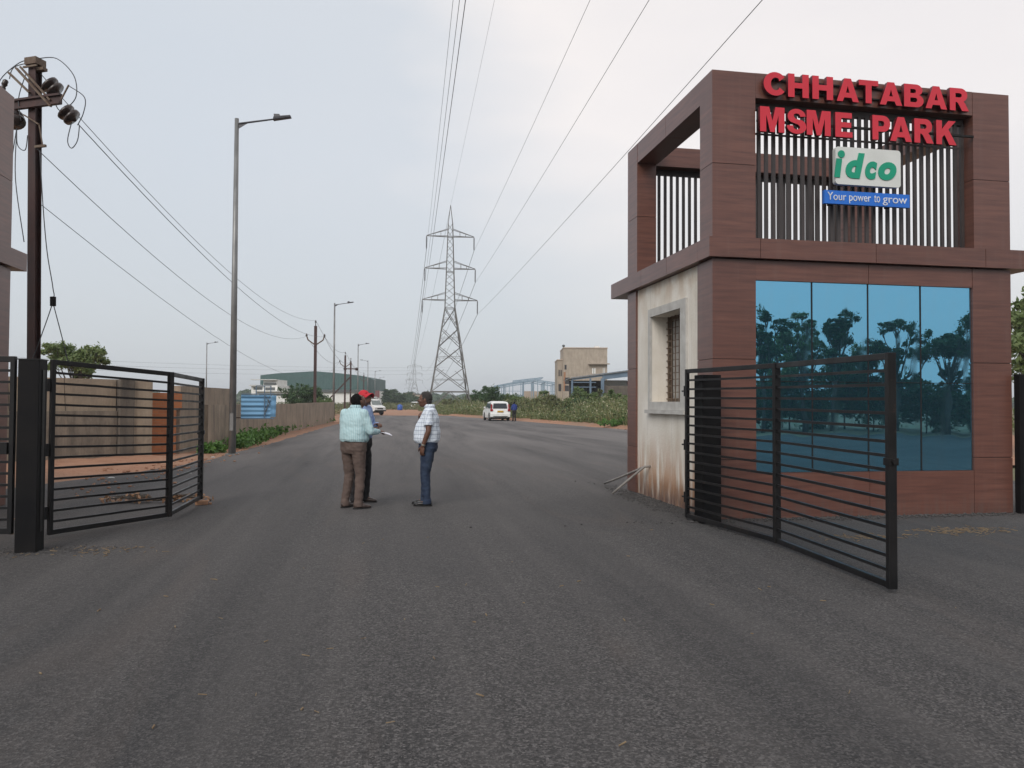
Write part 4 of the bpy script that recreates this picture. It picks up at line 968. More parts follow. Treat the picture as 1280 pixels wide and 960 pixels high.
part('rust_stain', MB().box(X(704.3),X(707),-.012,-.004,Z(489),Z(465)), 'brick_plain', cb)
# blue framed shed in front of it
sh = thing('steel_shed', cam_frame(714,92)[0], 'open blue steel shed with dark interior right of the concrete building', 'shed', rz=-YAW)
d = 92; X = lambda p: XW(p,714,d); Z = lambda p: ZH(p,d,750)
mb = MB()
mb.bar((0,0,Z(474)),(X(790),0,Z(463.5)),.25,.35).bar((X(790),0,Z(463.5)),(X(880),0,Z(472)),.25,.35)
for p in (715,738,753,792,835,878): mb.bar((X(p),0,-.1),(X(p),0,Z(473)),.22 if p != 753 else .38)
for y in (478,484): mb.bar((0,0,Z(y)),(X(745),0,Z(y)),.1)
mb.bar((X(753),0,Z(472)),(X(790),0,Z(467.5)),.2,.5); mb.bar((X(753),0,Z(479)),(X(759),0,Z(470)),.15)
part('frame', mb, 'blue_steel', sh)
part('roof', MB().add([(-.3,-.3,Z(473)),(X(790),-.3,Z(462.4)),(X(882),-.3,Z(471)),(-.3,8,Z(473)),(X(790),8,Z(462.4)),(X(882),8,Z(471)),(-.3,-.3,Z(473)-.1),(X(790),-.3,Z(462.4)-.1),(X(882),-.3,Z(471)-.1),(-.3,8,Z(473)-.1),(X(790),8,Z(462.4)-.1),(X(882),8,Z(471)-.1)],
   [(0,1,4,3),(1,2,5,4),(6,9,10,7),(7,10,11,8),(0,6,7,1),(1,7,8,2),(3,4,10,9),(4,5,11,10),(0,3,9,6),(2,8,11,5)]), 'grey_steel', sh)
part('back_wall', MB().box(.2,X(878),6,6.2,-.1,Z(474)), 'interior_shade', sh); part('inner_wall', MB().box(X(758),X(790),4,4.2,Z(481),Z(474)), 'bld_white', sh)
part('low_wall', MB().box(X(755),X(878),.3,.5,-.1,Z(482)), 'wall_dark', sh)
# steel skeleton
sk = thing('steel_skeleton', cam_frame(617,160)[0], 'unroofed pale blue steel portal frame of a half built hall left of the concrete building', 'steel frame', rz=-YAW)
d = 160; X = lambda p: XW(p,617,d); Z = lambda p: ZH(p,d,650)
mb = MB(); cmb = []
frames = 6
for j in range(frames):
    y = j*5; 
    tops = [(617.5,483),(641,478.5),(655,476.5),(668,475),(696,478.5)]
    if j in (0,2,5):
        for (a,b),(c_,e_) in zip(tops,tops[1:]): mb.bar((X(a),y,Z(b)),(X(c_),y,Z(e_)),.14,.26)
    xs_ = (617.5,622,627,632,636.5,641,651,664,672,679,684,690,696) if j == 0 else (617.5,629,641,655,668,682,696)
    for p in xs_: cmb.append(MB().bar((X(p),y,-.1),(X(p),y,Z(float(np.interp(p,[q_[0] for q_ in tops],[q_[1] for q_ in tops])))),.15))
for p,z in ((617.5,483),(629,481),(641,478.5),(655,476.3),(668,475),(682,476.6),(696,478.5)): mb.bar((X(p),0,Z(z)),(X(p),5*(frames-1),Z(z)),.12)
mb.bar((X(641),2,Z(476)),(X(679),2,Z(471.5)),.14,.24); mb.bar((X(641),12,Z(476)),(X(679),12,Z(471.5)),.14,.24)
for p in (641,650,660,670,679): mb.bar((X(p),2,Z(476-(p-641)*.118)),(X(p),12,Z(476-(p-641)*.118)),.10)
for z in (489,495): mb.bar((X(617.5),0,Z(z)),(X(650),0,Z(z)),.09); mb.bar((X(672),0,Z(z)),(X(696),0,Z(z)),.09)
part('roof_beams', mb, 'pale_steel', sk)
for c_ in cmb: part('column', c_, 'pale_steel', sk)
part('inner_block', MB().box(X(655),X(690),10,14,-.1,Z(488)), 'bld_tan', sk)
fb = thing('distant_buildings_block', cam_frame(497,420)[0], 'long low tan buildings on the horizon right of the white truck', 'building', rz=-YAW)
d = 420; X = lambda p: XW(p,497,d); Z = lambda p: ZH(p,d,505)
part('wall', MB().box(X(495),X(505),0,8,-.1,Z(492.5)).box(X(505),X(516),3,11,-.1,Z(491)).box(X(516),X(535),5,13,-.1,Z(493)), 'bld_tan', fb)
part('roof', MB().box(X(494.6),X(505),-.5,8,Z(492.5),Z(492)).box(X(505),X(516.3),2.5,11,Z(491),Z(490.5)).box(X(516.3),X(535.5),4.5,13,Z(493),Z(492.4)), 'bld_dark', fb)
fb = thing('distant_building', cam_frame(462,230)[0], 'low pale roadside building at the far end of the warehouse', 'building', rz=-YAW); d = 230; X = lambda p: XW(p,462,d); Z = lambda p: ZH(p,d,470)
part('wall', MB().box(0,X(470),0,6,-.1,Z(494)).box(X(474),X(484),2,8,-.1,Z(488)), 'bld_white', fb); part('window', MB().box(X(475),X(482),1.9,1.99,Z(496),Z(490)), 'bld_dark', fb)
bb = thing('billboard', cam_frame(471.5,125)[0], 'small dark red board on a post above the white truck', 'billboard', rz=-YAW); d = 125
part('board', MB().box(-.36,.36,0,.06,2.2,3.45), simple('faded red board', (.20,.05,.05), (.12,.09,.10), 1.5), bb); part('post', MB().box(-.05,.05,.02,.1,-.1,2.2), 'grey_steel', bb)
for px, dd, lab in ((497.5,150,None),):
    p = at(500,503,150); bt = thing('water_tank', (p.x,p.y,0), 'blue plastic barrel tank standing at the end of the dirt track', 'water tank')
    part('tank', MB().lathe((0,0,0), [(0,.46),(.1,.5),(.5,.5),(.95,.48),(1.0,.42),(1.08,.2)], 20), 'blue_plastic', bt, True); part('lid', MB().lathe((0,0,1.08), [(0,.2),(.08,.19)], 14), 'blue_plastic', bt)

# ================================================================ VEHICLES
def wheel_at(root, x, y, r, w):
    s_ = 1 if x > 0 else -1
    t = part('wheel', MB().lathe((x-s_*w/2,y,r), [(0,r*.8),(.02,r),(w-.02,r),(w,r*.8)], 20, (s_,0,0)), 'tyre', root, True)
    part('rim', MB().lathe((x+s_*w/2-s_*.01,y,r), [(0,r*.62),(.02,r*.58),(.025,.05)], 12, (s_,0,0)), 'grey_steel', t)
def body_from_profile(P, wf, n=7):
    mb = MB(); m = len(P); V = []
    for y, z in P:
        w_ = wf(z)
        for k in range(n):
            q = -1+2*k/(n-1); V.append((w_*math.copysign(abs(q)**.8,q), y, z-(.05*abs(q)**6 if z > .9 else 0)))
    F = [(i*n+k, i*n+k+1, ((i+1)%m)*n+k+1, ((i+1)%m)*n+k) for i in range(m) for k in range(n-1)]
    F += [tuple(i*n for i in range(m)), tuple(i*n+n-1 for i in range(m))[::-1]]
    return mb.add(V, F)
def car(loc, rz, label, scale=1):
    t = thing('parked_car', loc, label, 'car', 'white cars along the road', rz)
    P = [(.02,.36),(.0,.50),(.03,.72),(.10,.92),(.14,1.02),(.34,1.56),(.55,1.66),(1.6,1.69),(2.3,1.64),(3.15,1.08),(3.9,.95),(4.15,.80),(4.22,.52),(4.18,.30),(3.8,.26),(.4,.26)]
    wf = lambda z: .86 if z < .8 else .86-.16*min(1,(z-.8)/.86)
    bd = part('body', body_from_profile(P, wf), 'white_paint', t)
    def q4(pts): return MB().add(pts, [(0,1,2,3)])
    e_ = .006
    rw = MB().add([(-.62,.150-.03,1.06),(.62,.150-.03,1.06),(.56,.31-.035,1.50),(-.56,.31-.035,1.50),(-.62,.19,1.06),(.62,.19,1.06),(.56,.36,1.50),(-.56,.36,1.50)], [(0,3,2,1),(0,1,5,4),(2,3,7,6),(1,2,6,5),(3,0,4,7)]); part('rear_window', rw, 'glass_dark', t)
    fw = MB().add([(-.68,3.12+.03,1.13),(.68,3.12+.03,1.13),(.60,2.36+.05,1.60),(-.60,2.36+.05,1.60)], [(0,1,2,3)]); part('windscreen', fw, 'glass_dark', t)
    for s_ in (-1,1):
        for (ya,yb,yc,yd) in ((.42,1.18,1.18,.55),(1.24,2.0,1.98,1.24),(2.06,2.95,2.32,2.06)):
            part('side_window', MB().add([(s_*(wf(1.06)+.008),ya,1.06),(s_*(wf(1.06)+.008),yb,1.06),(s_*(wf(1.5)+.012),yc,1.5),(s_*(wf(1.5)+.012),yd,1.5)], [(0,1,2,3)]), 'glass_dark', t)
        part('tail_light', MB().box(min(s_*.64,s_*.85),max(s_*.64,s_*.85),-.0,.17,.84,1.0).box(min(s_*.70,s_*.80),max(s_*.70,s_*.80),.1,.28,1.0,1.42), 'red_lens', t)
        part('mirror', MB().box(min(s_*.84,s_*1.0),max(s_*.84,s_*1.0),2.75,2.83,1.05,1.2), 'white_paint', t)
        for y in (.75,3.35):
            part('wheel_arch', MB().lathe((s_*.855,y,.34), [(0,.38),(.012,.38)], 20, (s_,0,0)), 'tyre', t); wheel_at(t, s_*.80, y, .32, .2)
        part('headlight', MB().box(min(s_*.55,s_*.84),max(s_*.55,s_*.84),4.0,4.18,.66,.80), 'plate_w', t)
    part('rear_bumper', MB().box(-.84,.84,-.07,.1,.34,.62), 'white_paint', t, bev=.03)
    part('number_plate', MB().box(-.26,.26,-.02,.03,.74,.88), 'plate_y', t)
    part('bumper_strip', MB().box(-.62,.62,-.078,-.06,.36,.42), 'tyre', t)
    part('underbody', MB().box(-.7,.7,.3,3.9,.16,.27), 'tyre', t)
    return t
c1 = gnd(625.5, 526.3); car((c1.x,c1.y,0), R(1), 'white people carrier seen from behind, parked at the right road edge')
c2 = at(516.5,503,185); car((c2.x,c2.y,0), R(-30), 'tiny distant white car at the end of the dirt track')
def utility(loc, rz, label):
    t = thing('utility_truck', loc, label, 'truck', None, rz)
    P = [(-4.2,.55),(-4.2,1.02),(-1.75,1.05),(-1.7,1.86),(-1.5,1.92),(-.55,1.90),(-.12,1.22),(.35,1.08),(.48,.95),(.5,.55),(.2,.45),(-4.0,.45)]
    wf = lambda z: .80 if z < 1.1 else .80-.10*min(1,(z-1.1)/.8)
    part('cab_and_bed', body_from_profile(P, wf), 'white_paint', t)
    part('windscreen', MB().add([(-.70,-.13+.03,1.24),(.70,-.13+.03,1.24),(.62,-.52+.03,1.80),(-.62,-.52+.03,1.80)], [(0,1,2,3)]), simple('pale windscreen', (.20,.23,.22), (.13,.15,.15), 3, rough=.1), t)
    for s_ in (-1,1):
        part('side_window', MB().add([(s_*.805,-1.5,1.22),(s_*.805,-.30,1.22),(s_*.72,-.62,1.78),(s_*.72,-1.5,1.78)], [(0,1,2,3)]), 'glass_dark', t)
        part('headlight', MB().box(min(s_*.5,s_*.78),max(s_*.5,s_*.78),.47,.52,.74,.90), 'plate_w', t)
        part('mirror', MB().box(min(s_*.82,s_*.98),max(s_*.82,s_*.98),-.35,-.28,1.25,1.5), 'tyre', t)
        for y in (-.25,-3.2): wheel_at(t, s_*.74, y, .36, .22)
    part('bumper', MB().box(-.82,.82,.48,.60,.46,.62), 'tyre', t, bev=.02); part('grille', MB().box(-.42,.42,.49,.515,.70,.86), 'tyre', t)
    rk = MB(); 
    for y in (-1.6,-.7): rk.bar((-.66,y,2.06),(.66,y,2.06),.04); rk.bar((-.62,y,1.88),(-.62,y,2.06),.04); rk.bar((.62,y,1.88),(.62,y,2.06),.04)
    for x in (-.66,.66): rk.bar((x,-1.7,2.06),(x,-.6,2.06),.04)
    rk.box(-.5,.5,-1.5,-.8,2.08,2.2); part('roof_rack', rk, 'plate_w', t)
    part('chassis', MB().box(-.55,.55,-3.9,.2,.28,.46), 'tyre', t); return t
c3 = gnd(472, 519.0); utility((c3.x,c3.y+.3,0), R(-143), 'white utility truck with a roof rack parked at the left road edge behind the men')

# ================================================================ PEOPLE
def hand(mb, wr, d, n, s_, curl, ln=1.0):
    "palm and five separate fingers; d = pointing direction, n = palm normal, s_ = thumb side"
    d = Vector(d).normalized(); n = Vector(n); n = (n-d*n.dot(d)).normalized(); s = d.cross(n)*s_; wr = Vector(wr)
    rot = Matrix((s,n,d)).transposed()
    mb.ell(wr+d*.045, (.040,.017,.056), rot); mb.ell(wr+d*.075, (.038,.014,.03), rot)
    for k, (off, L_) in enumerate(((.030,.9),(.010,1.0),(-.010,.94),(-.029,.76))):
        p = wr+d*.085+s*off; P = [wr+d*.05+s*off*.8, p]; dd = d.copy(); a = 0
        for j, l in enumerate((.042,.027,.021)):
            a += curl*(.8+.3*j); dd = d*math.cos(a)+n*math.sin(a); p = p+dd*l*L_*ln; P.append(p)
        mb.limb(P, [.0095,.0098,.0092,.0085,.0075], 8)
    p = wr+d*.02+s*.028; P = [p]; 
    for j, l in enumerate((.038,.032,.024)):
        dd = (d*(.62+.15*j)+s*(.75-.3*j)+n*(.25+curl*.4*j)).normalized(); p = p+dd*l; P.append(p)
    mb.limb(P, [.015,.013,.011,.009], 8)
def person(loc, heading, label, J, top_mat, leg_mat, shoe_mat, hair_mat='hair', scale=1, sleeve='long', belly=0, cap=False, voxel=.0075, moustache=False, thin=1.0, bald=False):
    rt = thing('person', loc, label, 'person', None, -heading); rt.scale = (scale,)*3
    g_ = lambda k: Vector(J[k])
    head = g_('head'); hp, ht = J.get('head_pitch',0), J.get('head_turn',0)
    HR = Matrix.Rotation(ht,3,'Z') @ Matrix.Rotation(-hp,3,'X')
    H = lambda x,y,z: head+HR@Vector((x,y,z))
    mb = MB()
    mb.ell(head, (.077,.096,.112), HR, 20, 14); mb.ell(H(0,.028,-.055), (.056,.062,.062), HR); mb.ell(H(0,.055,-.085), (.030,.030,.028), HR)
    mb.limb([H(0,.090,.005), H(0,.108,-.028)], [.009,.0145], 8); mb.ell(H(0,.085,-.062), (.026,.014,.013), HR)
    mb.ell(H(0,.082,.022), (.055,.014,.010), HR)
    for s_ in (-1,1): mb.ell(H(s_*.079,-.005,-.008), (.010,.020,.032), HR); mb.ell(H(s_*.013,.098,-.032), (.010,.011,.009), HR); mb.ell(H(s_*.045,.062,-.03), (.022,.025,.022), HR)
    nk = g_('neck'); mb.limb([nk+Vector((0,-.01,-.03)), H(0,-.02,-.06)], [.062,.056])
    tr_ = [((0,J['cy'](z),z), rx*thin*.93, ry*.93, 0) for z, rx, ry in ((.86,.165,.12),(.95,.17,.125),(1.05,.165,.12+belly*.8),(1.2,.175,.12+belly*.5),(1.33,.185,.115),(1.41,.15,.09),(1.47,.07,.06))]
    mb.loft(tr_)
    for s_, S in ((-1,'L'),(1,'R')):
        sh = Vector((s_*.178*thin, J['cy'](1.39)-.005, 1.395)); el = g_('elbow'+S); wr = g_('wrist'+S)
        mb.limb([sh, sh.lerp(el,.5), el, el.lerp(wr,.35), wr], [.054,.049,.040,.040,.027])
        hand(mb, wr, g_('hand'+S), g_('palm'+S), J.get('ts'+S, s_), J.get('curl'+S,.35))
        hj = Vector((s_*.09, J['cy'](.92), .92)); kn = g_('knee'+S); an = g_('ankle'+S); fd = Vector(J['toe'+S]).normalized()
        mb.limb([hj, kn, kn.lerp(an,.3), an], [.085,.056,.054,.036]); mb.limb([an+Vector((0,0,-.03)), an+fd*.13+Vector((0,0,-.05))], [.036,.024])
    body = link('body', remeshed(mb, voxel, 3), 'skin', rt)
    # eyes, brows
    for s_ in (-1,1):
        ey = part('eye', MB().ell(H(s_*.030,.0865,.004), (.012,.008,.006), HR, 10, 8), 'eye', rt, True)
        part('iris', MB().ell(H(s_*.030,.094,.004), (.005,.002,.005), HR, 8, 6), 'hair', ey, True)
        part('eyebrow', MB().ell(H(s_*.031,.094,.027), (.017,.005,.0035), HR, 8, 6), 'hair', rt, True)
    if moustache: part('moustache', MB().ell(H(0,.1,-.045), (.028,.008,.007), HR, 10, 6), 'hair', rt, True)
    # hair
    mb = MB()
    if not cap:
        mb.ell(H(0,-.016,.022), (.085,.092,.104), HR, 20, 14) if not bald else mb.ell(H(0,-.022,.006), (.0825,.087,.098), HR, 20, 14)
        if not bald: mb.ell(H(0,.012,.080), (.066,.055,.042), HR); mb.ell(H(0,-.05,-.02), (.07,.055,.07), HR)
        else: mb.ell(H(0,-.048,-.02), (.068,.05,.065), HR)
        for s_ in (-1,1): mb.ell(H(s_*.074,.006,.018), (.010,.016,.03), HR)
    else: mb.ell(H(0,-.03,-.015), (.079,.075,.07), HR)
    link('hair', remeshed(mb, .007, 2, (.004, 30)), hair_mat, rt)
    if cap:
        mb = MB(); prof = []
        V = []; F = []; seg = 24; rings = 8
        for i in range(rings+1):
            ph = (math.pi/2)*i/rings*1.12
            for k in range(seg):
                t = 2*math.pi*k/seg; V.append(H(.088*math.sin(ph)*math.cos(t), -.004+.106*math.sin(ph)*math.sin(t), .018+.112*math.cos(ph)))
        for i in range(rings):
            for k in range(seg): F.append((i*seg+k,(i+1)*seg+k,(i+1)*seg+(k+1)%seg,i*seg+(k+1)%seg))
        mb.add(V,F); cp = part('cap', mb, 'red_cap', rt, True)
        so_ = cp.modifiers.new('solid','SOLIDIFY'); so_.thickness = .006
        V = []; F = []
        for i in range(5):
            for k in range(9):
                a = R(25+130*k/8); rr = 1+.20*i; V.append(H(.086*math.cos(a)*(1+.03*i), -.004+.104*math.sin(a)*(1+.17*i), .010-.010*i-.030*abs(math.cos(a))*(i/4)))
        for i in range(4):
            for k in range(8): F.append((i*9+k,i*9+k+1,(i+1)*9+k+1,(i+1)*9+k))
        bm_ = MB(); bm_.add(V,F); br_ = part('cap_brim', bm_, 'red_cap', rt, True); so_ = br_.modifiers.new('solid','SOLIDIFY'); so_.thickness = .006
        part('cap_button', MB().ell(H(0,-.004,.134),(.01,.01,.006)), 'red_cap', cp, True)
    # shirt
    mb = MB(); hem = J.get('hem', .955)
    rg = [(hem,.176,.132+belly*.55),(hem+.05,.196,.148+belly*.95),(1.10,.197,.146+belly),(1.20,.197,.138+belly*.75),(1.30,.203,.130+belly*.3),(1.38,.195,.112),(1.43,.145,.090),(1.475,.078,.068)]
    mb.loft([((0,J['cy'](z)+belly*.45*(z<1.28),z), rx*thin, ry, 0) for z, rx, ry in rg])
    for s_, S in ((-1,'L'),(1,'R')):
        sh = Vector((s_*.178*thin, J['cy'](1.39)-.005, 1.392)); el = g_('elbow'+S); wr = g_('wrist'+S)
        if sleeve == 'long': mb.limb([sh, sh.lerp(el,.5), el, el.lerp(wr,.5), el.lerp(wr,.93)], [.068,.065,.056,.052,.040])
        else:
            e2 = sh.lerp(el,.72); mb.limb([sh, sh.lerp(el,.4)], [.068,.068]); mb.tube([sh.lerp(el,.3), e2], [.067,.072], 14)
    link('shirt', remeshed(mb, voxel*1.1, 2, (.007 if sleeve == 'long' else .006, 8)), top_mat, rt)
    cl = MB(); 
    for k in range(10):
        a0 = R(-250+ 320*k/10); a1 = R(-250+320*(k+1)/10); c_ = nk+Vector((0,.0,.028))
        cl.add([c_+Vector((.070*math.cos(a0),.064*math.sin(a0),.02)), c_+Vector((.070*math.cos(a1),.064*math.sin(a1),.02)), c_+Vector((.092*math.cos(a1),.086*math.sin(a1),-.028)), c_+Vector((.092*math.cos(a0),.086*math.sin(a0),-.028))], [(0,1,2,3)])
    co_ = part('collar', cl, top_mat, rt, True); so_ = co_.modifiers.new('solid','SOLIDIFY'); so_.thickness = .006
    # trousers
    mb = MB(); 
    mb.loft([((0,J['cy'](z)+belly*.3*(z>.95),z), rx*thin, ry, 0) for z, rx, ry in ((.80,.165,.12),(.86,.186,.142),(.92,.188,.142),(.975,.178,.134+belly*.5),(.998,.174,.130+belly*.55))])
    for s_, S in ((-1,'L'),(1,'R')):
        hj = Vector((s_*.093*(1+(thin-1)*.9), J['cy'](.90), .88)); kn = g_('knee'+S); kn = Vector((kn.x*(1+(thin-1)*.4),kn.y,kn.z)); an = g_('ankle'+S)
        mb.limb([hj, hj.lerp(kn,.5), kn, kn.lerp(an,.5), an+Vector((0,-.005,.0))], [.098*(1+(thin-1)*.6),.092,.074,.068,.062])
        mb.tube([an+Vector((0,-.005,.0)), an+Vector((0,-.008,-.055))], [.066,.068], 14)
    link('trousers', remeshed(mb, voxel*1.1, 2, (.010, 8)), leg_mat, rt)
    part('belt', MB().loft([((0,J['cy'](.98)+belly*.3,z), .181*thin, .139+belly*.55, 0) for z in (.975,1.008)]), 'shoe_black', rt)
    for S in 'LR':
        an = g_('ankle'+S); fd = Vector(J['toe'+S]).normalized(); sd = Vector((fd.y,-fd.x,0)); rot = Matrix((sd,fd,Vector((0,0,1)))).transposed(); b = Vector((an.x,an.y,0))
        mb = MB(); mb.ell(b+Vector((0,0,.045))-fd*.02, (.042,.062,.05), rot); mb.ell(b+fd*.07+Vector((0,0,.035)), (.044,.095,.035), rot); mb.ell(b+fd*.14+Vector((0,0,.028)), (.043,.055,.026), rot); mb.limb([b+Vector((0,0,.05)), b+Vector((0,0,.10))],[.044,.046])
        mb.box(b.x-.001,b.x+.001,b.y-.001,b.y+.001,.01,.05)
        shq = link('shoe', remeshed(mb, .008, 2), shoe_mat, rt)
        V = []; n_ = 20
        for k in range(n_):
            a = 2*math.pi*k/n_; V.append((b+fd*(.055+.142*math.sin(a))+sd*(.047-.006*math.sin(a))*math.cos(a)).xy)
        part('sole', MB().prism([tuple(v) for v in V], .0, .016), 'tyre', shq)
    return rt
cyA = lambda z: -.01+.02*(1.1-z)*(-1)
J = dict(cy=lambda z: .0+.04*max(0,z-1.15), neck=(0,.03,1.465), head=(0,.085,1.57), head_pitch=-R(42), head_turn=R(-8),
    elbowL=(-.31,.05,1.13), wristL=(-.11,.27,1.13), handL=(.4,.8,.1), palmL=(.2,-.1,-1), tsL=-1, curlL=.4,
    elbowR=(.30,.07,1.13), wristR=(.20,.30,1.12), handR=(-.2,1,.05), palmR=(-.3,0,-1), curlR=.5,
    kneeL=(-.11,.02,.49), kneeR=(.11,.03,.49), ankleL=(-.13,-.04,.085), ankleR=(.13,.0,.085), toeL=(-.15,1,0), toeR=(.30,1,0), hem=.965)
pA = at(442.5,503,11.15); A_H = YAW+R(40)
person((pA.x,pA.y,0), A_H, 'man in a cyan striped shirt and brown trousers, seen from behind, holding papers', J, 'cyan_shirt','trouser_brown','shoe_brown', scale=.995, thin=1.24, belly=.03)
J = dict(cy=lambda z: .0, neck=(0,.0,1.465), head=(0,.05,1.565), head_pitch=-R(34), head_turn=R(-5),
    elbowL=(-.26,.0,1.12), wristL=(-.12,.20,1.17), handL=(.5,.8,.1), palmL=(.2,-.1,-1), curlL=.5,
    elbowR=(.24,.03,1.12), wristR=(.06,.21,1.12), handR=(-.5,.8,0), palmR=(-.2,0,-1), curlR=.5,
    kneeL=(-.10,.02,.49), kneeR=(.10,.02,.49), ankleL=(-.11,-.01,.085), ankleR=(.11,-.03,.085), toeL=(-.2,1,0), toeR=(.2,1,0))
pB = at(452.5,503,11.75)
person((pB.x,pB.y,0), YAW+R(118), 'man in a red cap, light blue shirt and black trousers standing behind the papers', J, 'blue_shirt','trouser_black','shoe_brown', scale=1.03, thin=.86, cap=True)
J = dict(cy=lambda z: -.015-.05*max(0,z-1.0), neck=(0,-.03,1.465), head=(0,.035,1.585), head_pitch=-R(4), head_turn=0,
    elbowL=(-.235,-.05,1.12), wristL=(-.225,.035,.895), handL=(.02,.12,-1), palmL=(1,-.35,0), curlL=.5,
    elbowR=(.235,.0,1.13), wristR=(.09,.125,1.285), handR=(-.7,.1,.7), palmR=(-.3,-1,.2), curlR=.95,
    kneeL=(-.09,.015,.49), kneeR=(.09,.03,.49), ankleL=(-.10,-.01,.085), ankleR=(.10,.055,.085), toeL=(-.05,1,0), toeR=(.12,1,0), hem=.93)
pC = at(534.5,503,11.5)
pc = person((pC.x,pC.y,0), YAW-R(88), 'man in profile in a white checked shirt and jeans, one fist at his chest', J, 'check_shirt','jeans','shoe_black', hair_mat='hair_grey', scale=1.005, sleeve='short', belly=.05, moustache=True, bald=False)
part('wristwatch', MB().lathe((-.2265,.022,.928), [(0,.034),(.022,.034)], 18, (.05,.35,-1)), 'metal_watch', pc)
J = dict(cy=lambda z: .0, neck=(0,.0,1.465), head=(0,.05,1.575), head_pitch=-R(20), head_turn=0,
    elbowL=(-.26,.0,1.12), wristL=(-.22,.15,.97), handL=(0,.8,-.5), palmL=(1,0,0), curlL=.4,
    elbowR=(.26,.0,1.12), wristR=(.22,.10,.92), handR=(0,.4,-.9), palmR=(-1,0,0), curlR=.4,
    kneeL=(-.10,.02,.49), kneeR=(.10,.02,.49), ankleL=(-.12,0,.085), ankleR=(.12,0,.085), toeL=(-.2,1,0), toeR=(.2,1,0))
pD = gnd(642.5, 526.6)
person((pD.x+.05,pD.y+.2,0), R(-20), 'distant man in a dark blue shirt standing beside the white people carrier', J, 'dark_blue_shirt','trouser_black','shoe_black', scale=.97, voxel=.012)
# papers held between them
hd = Matrix.Rotation(-A_H,4,'Z')
pw = Vector((pA.x,pA.y,0)) + (hd.to_3x3() @ Vector((.16,.40,1.125)))
pp = thing('paper_sheets', pw, 'white sheets of paper held by the man in the cyan shirt', 'paper', rz=-A_H)
mb = MB(); n = 10
for l in range(2):
    for i in range(n):
        x0 = -.10+.2*i/n; x1 = -.10+.2*(i+1)/n; f = lambda x: .015*math.sin(x*18)-l*.004
        V = [(x0,-.14,f(x0)),(x1,-.14,f(x1)),(x1,.14+.01*l,f(x1)-.03),(x0,.14+.01*l,f(x0)-.03)]; mb.add(V+[(x,y,z-.0015) for x,y,z in V], [(0,1,2,3),(7,6,5,4)])
q = part('sheets', mb, 'paper', pp, True); q.rotation_euler = (R(-12),R(14),R(-35))

# ================================================================ PLANTS
def ell_blobs(n, cx, cy, cz, rx, ry, rz_, s0, s1):
    out = []
    for _ in range(n):
        d = rng.normal(size=3); d /= np.linalg.norm(d); r = rng.random()**.4
        s = rng.uniform(s0,s1); out.append((cx+d[0]*rx*r, cy+d[1]*ry*r, cz+d[2]*rz_*r, s, s, s*.8))
    return out
p = at(97,503,33); tree('neem_tree', (p.x,p.y,0), 4.2, ell_blobs(17,0,0,3.30,1.25,1.1,.72,.26,.52), 13000, .072, 'leaf_neem', 'feathery green tree behind the boundary wall right of the near electric pole', tr=.09)
p = at(376,503,78); tree('broad_tree', (p.x,p.y,0), 3.4, ell_blobs(16,0,0,1.9,2.3,1.6,1.0,.7,1.1), 9000, .11, 'leaf_dark', 'round dark green tree behind the low wall in front of the warehouse', tr=.16)
p = at(404,503,70); tree('shrub', (p.x,p.y,0), 1.8, ell_blobs(6,0,0,1.2,.7,.7,.6,.4,.6), 2500, .09, 'leaf_mid', 'small lighter shrub at the far end of the low wall', 'shrub', tr=.05)
p = at(1283,503,24); tree('leafy_tree', (p.x,p.y,0), 5.6, ell_blobs(14,.5,0,3.6,1.0,1.2,1.7,.5,.85), 9000, .10, 'leaf_neem', 'green tree cut by the right photo edge beyond the gatehouse', tr=.14)
# individual shrubs on the right verge
rs = [(562,120,2.0,1.9,'leaf_olive'),(585,112,2.8,1.8,'leaf_mid'),(603,100,3.3,2.0,'leaf_dark'),(613,92,3.6,1.7,'leaf_dark'),(634,92,2.8,1.6,'leaf_mid'),(648,88,3.0,1.9,'leaf_mid'),(660,78,2.3,1.5,'leaf_olive'),
      (672,72,2.3,1.4,'leaf_olive'),(686,76,2.9,1.6,'leaf_mid'),(700,66,2.4,1.3,'leaf_olive'),(712,58,2.0,1.1,'leaf_mid'),(722,56,2.6,1.2,'leaf_dark'),(733,66,3.2,1.5,'leaf_mid'),(748,60,2.6,1.4,'leaf_olive'),(762,56,2.5,1.3,'leaf_mid'),(776,58,2.8,1.4,'leaf_mid'),(640,72,1.9,1.1,'leaf_olive'),(738,49,1.4,.8,'leaf_olive'),(692,58,1.5,.9,'leaf_olive'),(790,52,2.2,1.2,'leaf_mid'),(572,128,2.4,1.8,'leaf_mid'),(552,138,2.3,2,'leaf_mid')]
desc = {'leaf_olive':'olive grey scrub bush','leaf_mid':'mid green bush','leaf_dark':'dark green bush'}
for i, (px, d, h, r, mt) in enumerate(rs):
    d = d+9 if d < 62 else d+2; h *= 1.22; r *= 1.15; p = at(px,503,d)
    where = 'left of the parked white car' if px < 600 else ('behind the parked white car' if px < 645 else ('before the steel skeleton' if px < 697 else ('below the concrete building' if px < 745 else 'before the blue shed')))
    rank = sorted(q_[0] for q_ in rs).index(px)+1
    tree('bush', (p.x,p.y,0), h, ell_blobs(9,0,0,h*.42,r*.75,r*.6,h*.34,h*.15,h*.27), int(2600+500*h), .055+.0007*d, mt, f'{desc[mt]} {where}, number {rank} from the left', 'bush', 'bushes on the right verge', tr=.03, limbs=False)
p = gnd(769,536.0); tree('bush', (p.x+.3,p.y+1.5,0), .9, ell_blobs(8,0,0,.42,.95,.5,.22,.2,.34), 3000, .06, 'leaf_bright', 'bright fresh green low bush at the road edge beside the gatehouse', 'bush', 'bushes on the right verge', tr=.02, limbs=False)
